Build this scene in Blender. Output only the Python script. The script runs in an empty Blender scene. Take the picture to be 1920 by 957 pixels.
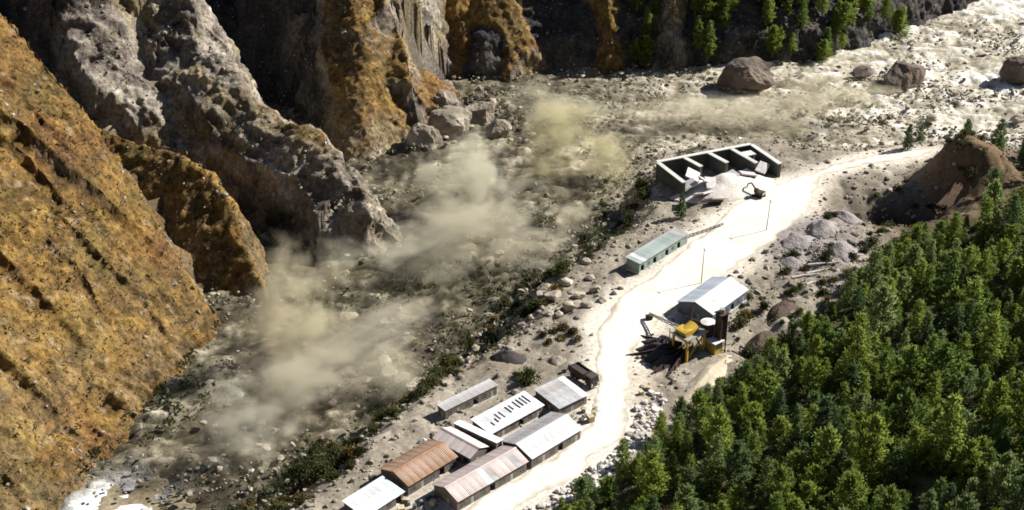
import bpy, bmesh, math, random
import numpy as np
from mathutils import Vector, Matrix

# ------------------------------------------------------------------ camera, sky, sun, exposure
scene = bpy.context.scene
COL = scene.collection
R = math.radians

CAM = (0.0, 0.0, 200.0)
cam_data = bpy.data.cameras.new('camera')
cam_data.sensor_width = 36.0
cam_data.lens = 18.0 / math.tan(R(20.0))
cam_data.clip_end = 5000.0
cam = bpy.data.objects.new('camera', cam_data)
COL.objects.link(cam)
cam.location = CAM
cam.rotation_euler = (R(62.0), 0.0, 0.0)
scene.camera = cam

SUN_EL, SUN_AZ = 37.0, 24.0          # azimuth measured from +X towards +Y
world = bpy.data.worlds.new('World')
scene.world = world
world.use_nodes = True
_wn, _wl = world.node_tree.nodes, world.node_tree.links
_sky = _wn.new('ShaderNodeTexSky')
_sky.sky_type = 'NISHITA'
_sky.sun_disc = False
_sky.sun_elevation = R(SUN_EL)
_sky.sun_rotation = R(90.0 - SUN_AZ)
_sky.altitude = 2400.0
_sky.air_density = 0.8
_sky.dust_density = 0.4
_bg = _wn['Background']
_bg.inputs['Strength'].default_value = 0.075
_wl.new(_sky.outputs[0], _bg.inputs[0])

sun_data = bpy.data.lights.new('sun', 'SUN')
sun_data.energy = 5.0
sun_data.angle = R(0.5)
sun_data.color = (1.0, 0.955, 0.88)
sun = bpy.data.objects.new('sun', sun_data)
COL.objects.link(sun)
_d = Vector((math.cos(R(SUN_EL)) * math.cos(R(SUN_AZ)), math.cos(R(SUN_EL)) * math.sin(R(SUN_AZ)), math.sin(R(SUN_EL))))
sun.rotation_euler = _d.to_track_quat('Z', 'Y').to_euler()
sun.location = (200, 200, 300)

scene.view_settings.view_transform = 'Standard'
scene.view_settings.look = 'None'
scene.view_settings.exposure = 0.84
scene.view_settings.gamma = 1.0
scene.render.engine = 'CYCLES'
scene.cycles.use_denoising = True
scene.cycles.max_bounces = 5
scene.cycles.diffuse_bounces = 1
scene.cycles.glossy_bounces = 2
scene.cycles.volume_bounces = 1
scene.cycles.transparent_max_bounces = 12
scene.cycles.volume_step_rate = 1.0
scene.cycles.volume_max_steps = 128
scene.cycles.filter_width = 1.7

rng = np.random.default_rng(7)
random.seed(7)

# ------------------------------------------------------------------ helpers: noise
def _hash(ix, iy, iz, seed):
    h = (ix.astype(np.uint32) * np.uint32(374761393) + iy.astype(np.uint32) * np.uint32(668265263)
         + iz.astype(np.uint32) * np.uint32(2147483647) + np.uint32((seed * 974711 + 13) & 0xffffffff))
    h = (h ^ (h >> np.uint32(13))) * np.uint32(1274126177)
    h = (h ^ (h >> np.uint32(15))) * np.uint32(2246822519)
    h ^= h >> np.uint32(16)
    return h.astype(np.float32) * np.float32(2.0 / 4294967295.0) - np.float32(1.0)

def noise(x, y, z=None, s=1.0, seed=0, lin=False):
    """value noise in -1..1, wavelength s; lin = faceted"""
    x = np.asarray(x, np.float32) / s + 1000.3; y = np.asarray(y, np.float32) / s + 1000.7
    z = np.zeros_like(x) + 500.5 if z is None else np.asarray(z, np.float32) / s + 1000.1
    ix, iy, iz = np.floor(x), np.floor(y), np.floor(z)
    fx, fy, fz = x - ix, y - iy, z - iz
    if not lin:
        fx = fx * fx * (3 - 2 * fx); fy = fy * fy * (3 - 2 * fy); fz = fz * fz * (3 - 2 * fz)
    ix = ix.astype(np.int64); iy = iy.astype(np.int64); iz = iz.astype(np.int64)
    def lay(k):
        a = _hash(ix, iy, iz + k, seed); b = _hash(ix + 1, iy, iz + k, seed)
        c = _hash(ix, iy + 1, iz + k, seed); d = _hash(ix + 1, iy + 1, iz + k, seed)
        a = a + (b - a) * fx; c = c + (d - c) * fx
        return a + (c - a) * fy
    p = lay(0); q = lay(1)
    return p + (q - p) * fz

def fbm(x, y, z=None, s=1.0, seed=0, oct=4, gain=0.5, ridged=False, lin=False):
    t = 0.0; a = 1.0; n = 0.0
    for k in range(oct):
        v = noise(x, y, z, s, seed + k * 17, lin)
        if ridged:
            v = 2.4 * np.abs(v) - 0.9
        t = t + a * v; n += a; a *= gain; s *= 0.5
    return t / n

def sstep(a, b, x):
    t = np.clip((x - a) / (b - a), 0, 1)
    return t * t * (3 - 2 * t)

def lerp(a, b, t):
    return a + (b - a) * t

def poly_dist(x, y, pts):
    """distance to a polyline, side (+ = left of travel), interpolated extra columns"""
    pts = np.asarray(pts, np.float32)
    best = np.full(x.shape, 1e9, np.float32); side = np.ones_like(best)
    extra = np.zeros(x.shape + (max(pts.shape[1] - 2, 0),), np.float32); end = np.zeros_like(best)
    for k in range(len(pts) - 1):
        a, b = pts[k], pts[k + 1]
        dx, dy = b[0] - a[0], b[1] - a[1]
        L2 = dx * dx + dy * dy
        t0 = ((x - a[0]) * dx + (y - a[1]) * dy) / L2
        t = np.clip(t0, 0, 1)
        px, py = a[0] + t * dx, a[1] + t * dy
        d = np.hypot(x - px, y - py)
        m = d < best
        best = np.where(m, d, best)
        cr = dx * (y - a[1]) - dy * (x - a[0])
        side = np.where(m, np.where(cr >= 0, 1.0, -1.0), side)
        if pts.shape[1] > 2:
            e = a[2:] + t[..., None] * (b[2:] - a[2:])
            extra = np.where(m[..., None], e, extra)
        end = np.where(m, np.maximum(-t0, 0) * math.sqrt(L2) if k == 0 else 0.0, end)       # how far beyond the first point
    return best, side, extra, end

# ------------------------------------------------------------------ the lie of the land
BANK_R = [(520, 560), (330, 492), (180, 474), (145, 480), (115, 472), (97, 484), (58, 476), (40, 446), (30, 408), (4, 375),
          (-10, 338), (-33, 314), (-55, 272), (-80, 236), (-110, 195), (-150, 120)]
BANK_L = [(620, 830), (330, 715), (242, 655), (190, 607), (135, 563), (76, 556), (20, 556), (-28, 540), (-44, 492), (-50, 440), (-44, 400),
          (-71, 374), (-82, 354), (-88, 310), (-105, 281), (-140, 225), (-185, 140)]
EDGE = [(-60, 160), (-18, 222), (10, 251), (38, 284), (60, 310), (80, 334), (95, 352), (127, 398), (152, 426), (190, 462), (300, 520), (520, 600)]

ROAD = [(-60, 190, 4.2), (-30, 226, 4.4), (-7, 252, 4.6), (12, 270, 4.6), (23.5, 285, 4.8), (26, 300, 4.6), (26.5, 316, 5), (30, 332, 7), (38, 346, 9), (51, 362, 9.5),
        (63, 379, 10), (75, 395, 11), (86, 410, 11), (94, 423, 7), (104, 435, 2.0), (118, 444, 3.4), (135, 450, 3.8), (150, 456, 1.0)]

RIDGES = [  # kind, nose -> top points (x, y, z), left side (slope, shoulder width, slope beyond), right side, roundness
    ('grass', [(-75.9, 374.0, -11.1), (-81.8, 385.0, 1.5), (-87.6, 393.0, 12.2), (-94.2, 400.0, 17.2), (-105.6, 408.0, 19.1), (-119.0, 415.0, 19.7), (-133.3, 425.0, 21.1)], (1.0, 200, 1), (2.6, 200, 1), 2.5),
    ('rock', [(-46.5, 404.0, 3.5), (-48.0, 408.0, 8.5), (-53.6, 415.0, 14.5), (-61.9, 424.0, 19.9), (-75.7, 434.0, 20.3), (-84.5, 442.0, 23.6), (-96.2, 453.0, 32.8), (-106.1, 460.0, 37.9), (-108.6, 468.0, 46.7), (-119.4, 485.0, 56.7), (-200.0, 520.0, 105.0), (-240.0, 580.0, 160.0)], (0.75, 13, 4.0), (2.2, 200, 1), 4.0),
    ('rock', [(-102.8, 443.0, 11.5), (-115.0, 446.0, 22.0), (-128.9, 450.0, 33.9), (-139.2, 455.0, 47.2), (-144.7, 462.0, 59.8), (-190.0, 500.0, 110.0)], (0.8, 10, 3.6), (1.2, 14, 3), 4.0),
    ('mix', [(-53.5, 466.0, -15.1), (-55.1, 479.0, -4.9), (-55.7, 491.0, 5.1), (-57.4, 504.0, 17.2), (-59.8, 518.0, 34.5), (-62.6, 530.0, 43.4), (-78.0, 560.0, 95.0), (-95.0, 640.0, 190.0)], (0.9, 8, 3.2), (1.0, 12, 3.0), 4.0),
    ('mix', [(-36.3, 528.0, -7.3), (-35.9, 522.0, 6.2), (-42.8, 520.0, 21.1), (-46.5, 523.0, 32.9), (-47.8, 532.0, 42.8), (-60.0, 575.0, 110.0)], (0.8, 14, 2.5), (2.6, 200, 1), 3.0),
    ('grass', [(12.3, 557.0, -12.7), (10.0, 560.0, 0.4), (3.3, 566.0, 12.3), (-4.5, 574.0, 25.8), (-22.0, 620.0, 90.0), (-35.0, 700.0, 180.0)], (0.9, 9, 3.5), (2.2, 200, 3), 3.0),
    ('grass', [(-13.4, 557.0, -5.6), (-17.8, 562.0, 6.7), (-20.0, 568.0, 18.5), (-22.3, 576.0, 29.8), (-40.0, 610.0, 90.0)], (1.4, 5, 3.5), (1.0, 8, 3), 3.0),
    ('grass', [(41, 563, 2), (40, 572, 17), (38, 600, 48), (36, 650, 110)], (1.8, 4, 4), (1.9, 4, 4), 1.5),
    ('mix', [(66, 559, -6), (67, 568, 12), (70, 600, 46), (74, 650, 110)], (1.5, 5, 3), (1.7, 4, 3), 2.0),
    ('mix', [(104, 570, -6), (106, 584, 12), (112, 620, 52), (116, 680, 120)], (1.3, 9, 3), (1.5, 8, 3), 3.0),
    ('mix', [(150, 594, -6), (153, 612, 12), (150, 650, 52), (150, 720, 130)], (1.2, 12, 3), (1.2, 12, 3), 3.0),
]  # upper points out of view are raised to throw shadow into the gullies
CREST = [(-81, 349), (-100, 369), (-122, 389), (-145, 401), (-175, 410), (-290, 440)]   # upper edge of the big grassy face
TRENCH = [([(-128, 262), (-120, 290), (-108, 305)], 2.5, 5.0)]

def mountain(x, y):
    """height of the far bank, rock share, distance behind the water's edge"""
    dL, sL, _, _ = poly_dist(x, y, BANK_L)
    d = dL * -sL                                   # + on the mountain side
    dw = d + 5 * fbm(x, y, s=24, seed=4, oct=4)
    base = -18 + 1.05 * np.maximum(dw - lerp(62, 42, sstep(520, 560, y)), -20) + 4 * fbm(x, y, s=40, seed=3)
    wall = -17 + np.minimum(2.6 * np.maximum(dw - 4, 0), 20) + 0.85 * np.maximum(dw - 11, 0)      # the far bank is one continuous wall
    base = np.where(base > wall, base, lerp(base, wall, sstep(-45, -10, x) * sstep(520, 540, y)))
    z = np.maximum(base, -20)
    rock = np.full(x.shape, 0.75, np.float32); shade_mask = np.ones(x.shape, np.float32)  # gully ground starts with full painted shade
    wx = x + 4.5 * fbm(x, y, s=20, seed=11, oct=4); wy = y + 4.5 * fbm(x, y, s=20, seed=12, oct=4)
    # the big grassy face: a plane rising from the water's edge, cut off along its crest
    plane = lambda px, py: -14 - (0.956 * (px + 107.5) - 0.31 * (py - 281))
    pc = np.asarray(CREST, np.float32); pc = np.concatenate([pc, plane(pc[:, :1], pc[:, 1:])], 1)
    dd, side, e, end = poly_dist(wx, wy, pc)
    rib = 0.308 * x + 0.952 * y + 5 * fbm(x, y, s=17, seed=16, oct=3)
    ribs = 3.2 * fbm(rib, 0.25 * (0.952 * x - 0.308 * y), s=19, seed=17, oct=4) + 2.2 * fbm(x, y, s=26, seed=18, oct=3)
    # scarps: the slope climbs in steps whose steep side looks down the valley
    for L_, A_, sd_ in ((27.0, 4.6, 5), (10.5, 1.9, 6)):
        q = (rib + 0.32 * L_ * fbm(x, y, s=L_ * 0.8, seed=sd_, oct=4)) / L_
        fr = q - np.floor(q)
        ribs = ribs + A_ * (sstep(0, 0.10, fr) * (1 - fr) - 0.4) * sstep(-0.35, 0.35, fbm(x, y, s=L_ * 1.6, seed=sd_ + 40, oct=3))
    t1, ts, te_, _ = poly_dist(wx, wy, [(-200, 352, 8), (-165, 359, 9), (-143, 362, 8), (-125, 365, 6), (-106, 364, 5), (-95, 360, 2.5)])
    ds = t1 * ts                                   # + beyond the crease
    ribs = ribs + te_[..., 0] * sstep(-1.0, 1.3, ds) * np.exp(-np.maximum(ds, 0) / 15)
    h = np.where(side > 0, plane(x, y) + ribs * sstep(0, 14, dd), e[..., 0] - 2.4 * dd)
    m = h > z
    z = np.where(m, h, z); rock = np.where(m, 0.1, rock); shade_mask = np.where(m, np.where(side > 0, 0.0, sstep(3, 8, dd)), shade_mask)
    for kind, pts, s_l, s_r, rad in RIDGES:
        dd, side, e, end = poly_dist(wx, wy, pts)
        dd = np.sqrt(dd * dd + rad * rad) - rad
        lf = side > 0
        s1 = np.where(lf, s_l[0], s_r[0]); w = np.where(lf, s_l[1], s_r[1]); s2 = np.where(lf, s_l[2], s_r[2])
        if kind != 'grass':
            s1 = lerp(s1, 4.0, sstep(0, 2.5, end))       # rock spurs end in a blunt face
        w = w * (1 + 0.5 * fbm(x, y, s=13, seed=15, oct=3))
        h = e[..., 0] - s1 * np.minimum(dd, w) - s2 * np.maximum(dd - w, 0)
        m = h > z
        z = np.where(m, h, z)
        rock = np.where(m, {'grass': 0.12, 'rock': 0.85, 'mix': 0.45}[kind], rock)
        shade_mask = np.where(m, sstep(0.5, 4.5, dd - w), shade_mask)      # painted shade on the cliff sides below each shoulder
    for pts, dep, wid in TRENCH:
        dd = poly_dist(wx, wy, pts)[0]
        z = z - dep * np.exp(-(dd / wid) ** 2)
    return z, rock, d, shade_mask

def valley(x, y):
    dR, sR, _, _ = poly_dist(x, y, BANK_R)
    d = dR * sR                                    # + on the terrace side
    d = d + 2.5 * fbm(x, y, s=14, seed=21, oct=3)
    z = -15 + 9.5 * sstep(-3, 9, d) + 5.5 * sstep(5, 17, d)
    dE, sE, _, _ = poly_dist(x, y, EDGE)
    e = dE * -sE                                   # + on the forest side
    e2 = e + 2.0 * fbm(x, y, s=16, seed=23, oct=3)
    z = z + 2.2 * sstep(0, 5, e2) + 0.24 * np.maximum(e2 - 1, 0) + 0.0010 * np.maximum(e2, 0) ** 2
    z = z + 2.2 * fbm(x, y, s=26, seed=24) * sstep(4, 25, e2)
    # ravine and orange knob on the upstream edge of the forest
    z = z + 17 * np.exp(-((((x - 152) / 12) ** 2 + ((y - 428) / 11) ** 2)) ** 1.5) - 10 * np.exp(-(((x - 126) / 16) ** 2 + ((y - 412) / 9) ** 2))
    # dark cut in the bank behind the batching plant
    z = z - 5 * np.exp(-(((x - 68) / 7) ** 2 + ((y - 325) / 7) ** 2))
    z = z + 1.3 * np.exp(-(((x - 96) / 14) ** 2 + ((y - 388) / 14) ** 2))
    rd, _, re_, _ = poly_dist(x, y, ROAD); off = rd - re_[..., 0]
    camp = np.exp(-(((x + 6 - 0.72 * (y - 275)) / 17) ** 2)) * sstep(302, 292, y)
    wild = sstep(1, 9, off) * (1 - 0.9 * camp) * sstep(-3, 8, d)
    z = z + wild * (1.7 * fbm(x, y, s=11, seed=26, oct=5, ridged=True, gain=0.55))
    rav = np.maximum(np.exp(-(((x - 138) / 24) ** 2 + ((y - 420) / 17) ** 2)), sstep(375, 400, y) * sstep(-8, 4, e2) * sstep(100, 118, x))
    z = z + rav * (2.6 * fbm(x, y, s=9, seed=27, oct=5, ridged=True, gain=0.55))
    rough = 0.12 + 0.9 * (1 - sstep(9, 19, d)) + 0.5 * sstep(0, 6, e2)
    z = z + rough * fbm(x, y, s=7, seed=25, oct=4)
    return z, d, e2

def ground_z(x, y):
    """one point of the ground"""
    a, b = np.array([float(x)]), np.array([float(y)])
    return max(float(valley(a, b)[0][0]), float(mountain(a, b)[0][0]))

# ------------------------------------------------------------------ helpers: objects
def link(o, parent=None):
    COL.objects.link(o)
    if parent is not None:
        o.parent = parent
    return o

def tag(o, label=None, cat=None, group=None, kind=None):
    if label: o['label'] = label
    if cat: o['category'] = cat
    if group: o['group'] = group
    if kind or cat: o['kind'] = kind or 'thing'
    return o

def np_mesh(name, verts, faces, mat=None, smooth=True, cols=None):
    me = bpy.data.meshes.new(name)
    verts = np.asarray(verts, np.float32); faces = np.asarray(faces, np.int32)
    n = faces.shape[1]
    me.vertices.add(len(verts)); me.vertices.foreach_set('co', verts.ravel())
    me.loops.add(faces.size); me.loops.foreach_set('vertex_index', faces.ravel())
    me.polygons.add(len(faces))
    me.polygons.foreach_set('loop_start', np.arange(0, faces.size, n, dtype=np.int32))
    me.polygons.foreach_set('loop_total', np.full(len(faces), n, np.int32))
    me.polygons.foreach_set('use_smooth', np.full(len(faces), smooth, bool))
    if cols is not None:
        at = me.color_attributes.new('albedo', 'FLOAT_COLOR', 'POINT')
        c = np.ones((len(verts), 4), np.float32); c[:, :cols.shape[1]] = cols
        at.data.foreach_set('color', c.ravel())
    me.update(calc_edges=True)
    if mat is not None:
        me.materials.append(mat)
    return me

def mesh_obj(name, me, parent=None, loc=None, rot=None):
    o = bpy.data.objects.new(name, me)
    if loc is not None: o.location = loc
    if rot is not None: o.rotation_euler = rot
    return link(o, parent)

def empty(name, loc, rz=0.0):
    o = bpy.data.objects.new(name, None)
    o.empty_display_size = 0.5
    o.location = loc; o.rotation_euler = (0, 0, rz)
    return link(o)

class MB:
    """collects boxes, bars and tubes into one mesh"""
    def __init__(s): s.bm = bmesh.new()
    def box(s, c, d, rot=None):
        m = Matrix.Translation(c)
        if rot is not None: m = m @ rot.to_4x4()
        m = m @ Matrix.Diagonal((d[0], d[1], d[2], 1.0))
        bmesh.ops.create_cube(s.bm, size=1.0, matrix=m); return s
    def bar(s, a, b, w, h=None):
        a, b = Vector(a), Vector(b); v = b - a
        q = v.to_track_quat('Z', 'X').to_matrix()
        return s.box((a + b) / 2, (w, h or w, v.length), q)
    def tube(s, a, b, r, r2=None, seg=10):
        a, b = Vector(a), Vector(b); v = b - a
        m = Matrix.Translation((a + b) / 2) @ v.to_track_quat('Z', 'X').to_matrix().to_4x4()
        bmesh.ops.create_cone(s.bm, cap_ends=True, segments=seg, radius1=r, radius2=r if r2 is None else r2, depth=v.length, matrix=m); return s
    def poly(s, pts):
        s.bm.faces.new([s.bm.verts.new(p) for p in pts]); return s
    def prism(s, pts, vec):
        vec = Vector(vec)
        a = [s.bm.verts.new(p) for p in pts]; b = [s.bm.verts.new(Vector(p) + vec) for p in pts]
        n = len(a)
        s.bm.faces.new(a[::-1]); s.bm.faces.new(b)
        for i in range(n):
            s.bm.faces.new((a[i], a[(i + 1) % n], b[(i + 1) % n], b[i]))
        return s
    def build(s, name, mat, parent=None, loc=None, rot=None, bevel=0.0, smooth=False):
        if bevel:
            bmesh.ops.bevel(s.bm, geom=s.bm.edges[:], offset=bevel, segments=1, affect='EDGES', clamp_overlap=True)
        bmesh.ops.recalc_face_normals(s.bm, faces=s.bm.faces)
        me = bpy.data.meshes.new(name); s.bm.to_mesh(me); s.bm.free()
        if smooth: me.polygons.foreach_set('use_smooth', np.ones(len(me.polygons), bool))
        me.materials.append(mat)
        return mesh_obj(name, me, parent, loc, rot)

# ------------------------------------------------------------------ helpers: materials
def new_mat(name):
    m = bpy.data.materials.new(name); m.use_nodes = True
    nt = m.node_tree
    return m, nt.nodes, nt.links, nt.nodes['Principled BSDF']

def ramp(nodes, stops):
    r = nodes.new('ShaderNodeValToRGB')
    el = r.color_ramp.elements
    while len(el) < len(stops): el.new(0.5)
    for e, (p, c) in zip(el, stops):
        e.position = p; e.color = (c[0], c[1], c[2], 1)
    return r

def surf_mat(name, stops, scale=1.0, rough=0.9, bump=0.3, bump_scale=None, detail=6.0, coords='Object', metallic=0.0, vary=0.0, wear=None, bdist=0.15):
    """noise-coloured surface with bump; stops = colour ramp of the noise; vary = per-object brightness change"""
    m, N, L, b = new_mat(name)
    tc = N.new('ShaderNodeTexCoord')
    n1 = N.new('ShaderNodeTexNoise'); n1.inputs['Scale'].default_value = scale; n1.inputs['Detail'].default_value = detail; n1.inputs['Roughness'].default_value = 0.62
    L.new(tc.outputs[coords], n1.inputs['Vector'])
    r = ramp(N, stops); L.new(n1.outputs['Fac'], r.inputs[0])
    col = r.outputs[0]
    if wear:
        n3 = N.new('ShaderNodeTexNoise'); n3.inputs['Scale'].default_value = scale * 0.35; n3.inputs['Detail'].default_value = 8
        L.new(tc.outputs[coords], n3.inputs['Vector'])
        rr = ramp(N, [(wear[1], (0, 0, 0)), (wear[2], (1, 1, 1))]); L.new(n3.outputs['Fac'], rr.inputs[0])
        mx = N.new('ShaderNodeMix'); mx.data_type = 'RGBA'
        L.new(rr.outputs[0], mx.inputs['Factor']); L.new(col, mx.inputs['A']); mx.inputs['B'].default_value = (*wear[0], 1)
        col = mx.outputs['Result']
    if vary:
        oi = N.new('ShaderNodeObjectInfo')
        hs = N.new('ShaderNodeHueSaturation')
        mr = N.new('ShaderNodeMapRange'); mr.inputs['To Min'].default_value = 1 - vary; mr.inputs['To Max'].default_value = 1 + vary
        L.new(oi.outputs['Random'], mr.inputs[0]); L.new(mr.outputs[0], hs.inputs['Value']); L.new(col, hs.inputs['Color'])
        col = hs.outputs[0]
    L.new(col, b.inputs['Base Color'])
    b.inputs['Roughness'].default_value = rough; b.inputs['Metallic'].default_value = metallic
    b.inputs['Specular IOR Level'].default_value = 0.25
    if bump:
        n2 = N.new('ShaderNodeTexNoise'); n2.inputs['Scale'].default_value = bump_scale or scale * 3; n2.inputs['Detail'].default_value = 5
        L.new(tc.outputs[coords], n2.inputs['Vector'])
        bp = N.new('ShaderNodeBump'); bp.inputs['Strength'].default_value = bump; bp.inputs['Distance'].default_value = bdist
        L.new(n2.outputs['Fac'], bp.inputs['Height']); L.new(bp.outputs[0], b.inputs['Normal'])
    return m

def vcol_mat(name, rough=0.92, fine=1.6, bump=0.6, bdist=0.5, amp=0.45, spec=0.15):
    """albedo from the mesh's colour attribute, broken up by fine grain"""
    m, N, L, b = new_mat(name)
    at = N.new('ShaderNodeAttribute'); at.attribute_name = 'albedo'
    tc = N.new('ShaderNodeTexCoord')
    n = N.new('ShaderNodeTexNoise'); n.inputs['Scale'].default_value = fine; n.inputs['Detail'].default_value = 6; n.inputs['Roughness'].default_value = 0.7
    L.new(tc.outputs['Object'], n.inputs['Vector'])
    mr = N.new('ShaderNodeMapRange'); mr.inputs['From Min'].default_value = 0.3; mr.inputs['From Max'].default_value = 0.7
    mr.inputs['To Min'].default_value = 1 - amp; mr.inputs['To Max'].default_value = 1 + amp
    L.new(n.outputs['Fac'], mr.inputs[0])
    vm = N.new('ShaderNodeVectorMath'); vm.operation = 'SCALE'
    L.new(at.outputs['Color'], vm.inputs[0]); L.new(mr.outputs[0], vm.inputs['Scale'])
    L.new(vm.outputs[0], b.inputs['Base Color'])
    b.inputs['Roughness'].default_value = rough; b.inputs['Specular IOR Level'].default_value = spec
    bp = N.new('ShaderNodeBump'); bp.inputs['Strength'].default_value = bump; bp.inputs['Distance'].default_value = bdist
    L.new(n.outputs['Fac'], bp.inputs['Height']); L.new(bp.outputs[0], b.inputs['Normal'])
    return m

def pick(c, t):
    """colour ramp in numpy: c = [(pos, rgb)], t array"""
    p = [k[0] for k in c]; v = np.array([k[1] for k in c], np.float32)
    return np.stack([np.interp(t, p, v[:, i]) for i in range(3)], -1).astype(np.float32)

# ------------------------------------------------------------------ setting: hillside, valley floor
M_HILL = vcol_mat('hillside_earth', fine=0.7, bump=1.0, bdist=0.9, amp=0.7)
M_GROUND = vcol_mat('valley_earth', fine=0.9, bump=0.5, bdist=0.4, amp=0.4)

def grid_xy(x0, x1, y0, y1, st):
    xs = np.arange(x0, x1 + st * .5, st, dtype=np.float32); ys = np.arange(y0, y1 + st * .5, st, dtype=np.float32)
    X, Y = np.meshgrid(xs, ys)
    return X, Y

def grid_faces(ny, nx, keep=None):
    i = np.arange(ny * nx, dtype=np.int32).reshape(ny, nx)
    f = np.stack([i[:-1, :-1], i[:-1, 1:], i[1:, 1:], i[1:, :-1]], -1).reshape(-1, 4)
    if keep is not None:
        k = keep.ravel(); f = f[k[f].any(1)]
    return f

def compact(v, f, *attrs):
    u = np.unique(f); m = np.full(len(v), -1, np.int32); m[u] = np.arange(len(u))
    return (v[u], m[f]) + tuple(a[u] for a in attrs)

def in_view(x, y, z, mx=1.3, my=1.45):
    """inside the photograph's field of view, widened, so that a step aside still shows ground"""
    c, s = math.cos(R(28)), math.sin(R(28))
    zz = z - 200.0
    dep = y * c - zz * s; up = y * s + zz * c
    t = math.tan(R(20))
    return (dep > 20) & (np.abs(x) < dep * t * mx) & (np.abs(up) < dep * t * 0.5 * my)

GRASS = [(0.0, (0.039, 0.027, 0.014)), (0.25, (0.092, 0.059, 0.021)), (0.45, (0.184, 0.109, 0.034)), (0.62, (0.262, 0.161, 0.044)), (0.8, (0.242, 0.166, 0.047)), (1.0, (0.32, 0.241, 0.105))]
ROCK = [(0.0, (0.035, 0.03, 0.028)), (0.3, (0.12, 0.10, 0.085)), (0.55, (0.27, 0.235, 0.19)), (0.78, (0.46, 0.42, 0.35)), (1.0, (0.64, 0.60, 0.53))]
HILL_PTS = []

def hillside_mesh(name, x0, x1, y0, y1, st, fine):
    X, Y = grid_xy(x0, x1, y0, y1, st)
    Z, rock, d, shade_mask = mountain(X, Y)
    keep = Z > -17.5
    if fine:
        keep &= in_view(X, Y, Z)
    # normals of the smooth shape
    gy, gx = np.gradient(Z, st)
    nl = np.sqrt(gx * gx + gy * gy + 1); nx, ny, nz = -gx / nl, -gy / nl, 1 / nl
    steep = 1 - nz
    rock = np.clip(rock + 0.9 * (steep - 0.34) + 0.45 * fbm(X, Y, Z, s=26, seed=31, oct=3), 0, 1)
    # the near grassy slope stays grassy, barer and greener towards its foot
    r1 = sstep(0.35, 0.7, rock)
    XR, YR = 0.82 * X + 0.57 * Y, -0.57 * X + 0.82 * Y + 0.35 * Z      # tilted frame, so that the facets follow the dip of the beds
    big = fbm(XR, YR, Z * 0.7, s=14, seed=32, oct=4, ridged=True, lin=True)
    mid = fbm(XR, YR, Z * 1.4, s=5.0, seed=33, oct=4, ridged=True, lin=True)
    beds = fbm(XR * 0.16, YR * 0.16, Z + 0.45 * XR, s=2.8, seed=38, oct=3, gain=0.6)
    small = fbm(X, Y, Z, s=2.2, seed=34, oct=2)
    # creases running down the slope
    crease = fbm(X + 0.7 * Z, Y - 0.7 * Z, s=9.0, seed=36, oct=4, ridged=True)
    blk = fbm(XR * 1.2, YR * 1.2, Z * 0.75 + 0.3 * XR, s=7.0, seed=37, oct=5, lin=True, gain=0.55)
    disp = r1 * (2.6 * big + 3.2 * blk + 0.9 * mid + 0.6 * beds + 0.5 * small) + (1 - r1) * (0.9 * crease + 0.9 * mid + 0.7 * small)
    fade = sstep(-17.5, -9, Z)
    disp = disp * (0.35 + 0.65 * fade)
    V = np.stack([X + nx * disp, Y + ny * disp, Z + nz * disp], -1).reshape(-1, 3)
    gt = 0.50 + 0.42 * fbm(X, Y, Z, s=21, seed=41, oct=6, gain=0.68) + 0.28 * mid + 0.15 * small
    rt = 0.50 + 0.42 * fbm(X, Y, Z * 1.2, s=9, seed=42, oct=5, gain=0.7) + 0.3 * blk + 0.15 * mid + 0.22 * beds
    g = pick(GRASS, np.clip(gt, 0, 1)); r = pick(ROCK, np.clip(rt, 0, 1))
    # bare stones and reddish soil breaking through the grass
    bare = sstep(0.25, 0.5, fbm(X, Y, Z, s=3.0, seed=43, oct=3, gain=0.7)) * 0.55
    g = g * (1 - bare[..., None]) + np.array([0.34, 0.265, 0.175], np.float32) * bare[..., None]
    olive = sstep(0.0, 0.45, fbm(X, Y, Z, s=19, seed=47, oct=4, gain=0.6))[..., None] * 0.75
    g = g * (1 - olive) + (np.array([0.165, 0.122, 0.042], np.float32) * (0.3 + 1.2 * gt[..., None])) * olive
    tan = (sstep(-25, 10, -Z) * sstep(-0.3, 0.4, fbm(X, Y, Z, s=8, seed=48, oct=4)))[..., None] * 0.55
    g = g * (1 - tan) + np.array([0.20, 0.15, 0.085], np.float32) * (0.3 + 1.2 * gt[..., None]) * tan
    red = sstep(0.1, 0.5, fbm(X, Y, Z, s=24, seed=44, oct=3)) * 0.5
    g = g * (1 - red[..., None]) + np.array([0.19, 0.085, 0.035], np.float32) * (0.3 + 1.2 * gt[..., None]) * red[..., None]
    mossy = sstep(-0.05, 0.4, fbm(X, Y, Z, s=13, seed=45, oct=5, gain=0.6)) * 0.65
    r = r * (1 - mossy[..., None]) + np.array([0.24, 0.185, 0.075], np.float32) * (0.4 + 1.1 * np.clip(rt, 0, 1)[..., None]) * mossy[..., None]
    c = g * (1 - r1[..., None]) + r * r1[..., None]
    sl = pick([(0.0, (0.02, 0.021, 0.025)), (0.6, (0.052, 0.05, 0.052)), (1.0, (0.11, 0.10, 0.092))], np.clip(rt, 0, 1))  # near-black tone painting shade into gullies and cliff sides
    sm = np.clip(shade_mask * (0.9 + 0.5 * fbm(X, Y, Z, s=8, seed=46, oct=3)), 0, 1)[..., None]
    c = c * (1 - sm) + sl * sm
    f = grid_faces(*X.shape, keep)
    V, f, c, q = compact(V, f, c.reshape(-1, 3), np.stack([r1, nz], -1).reshape(-1, 2))
    if fine: HILL_PTS.append(np.concatenate([V, q], 1))
    return np_mesh(name, V, f, M_HILL, True, c)

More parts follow.
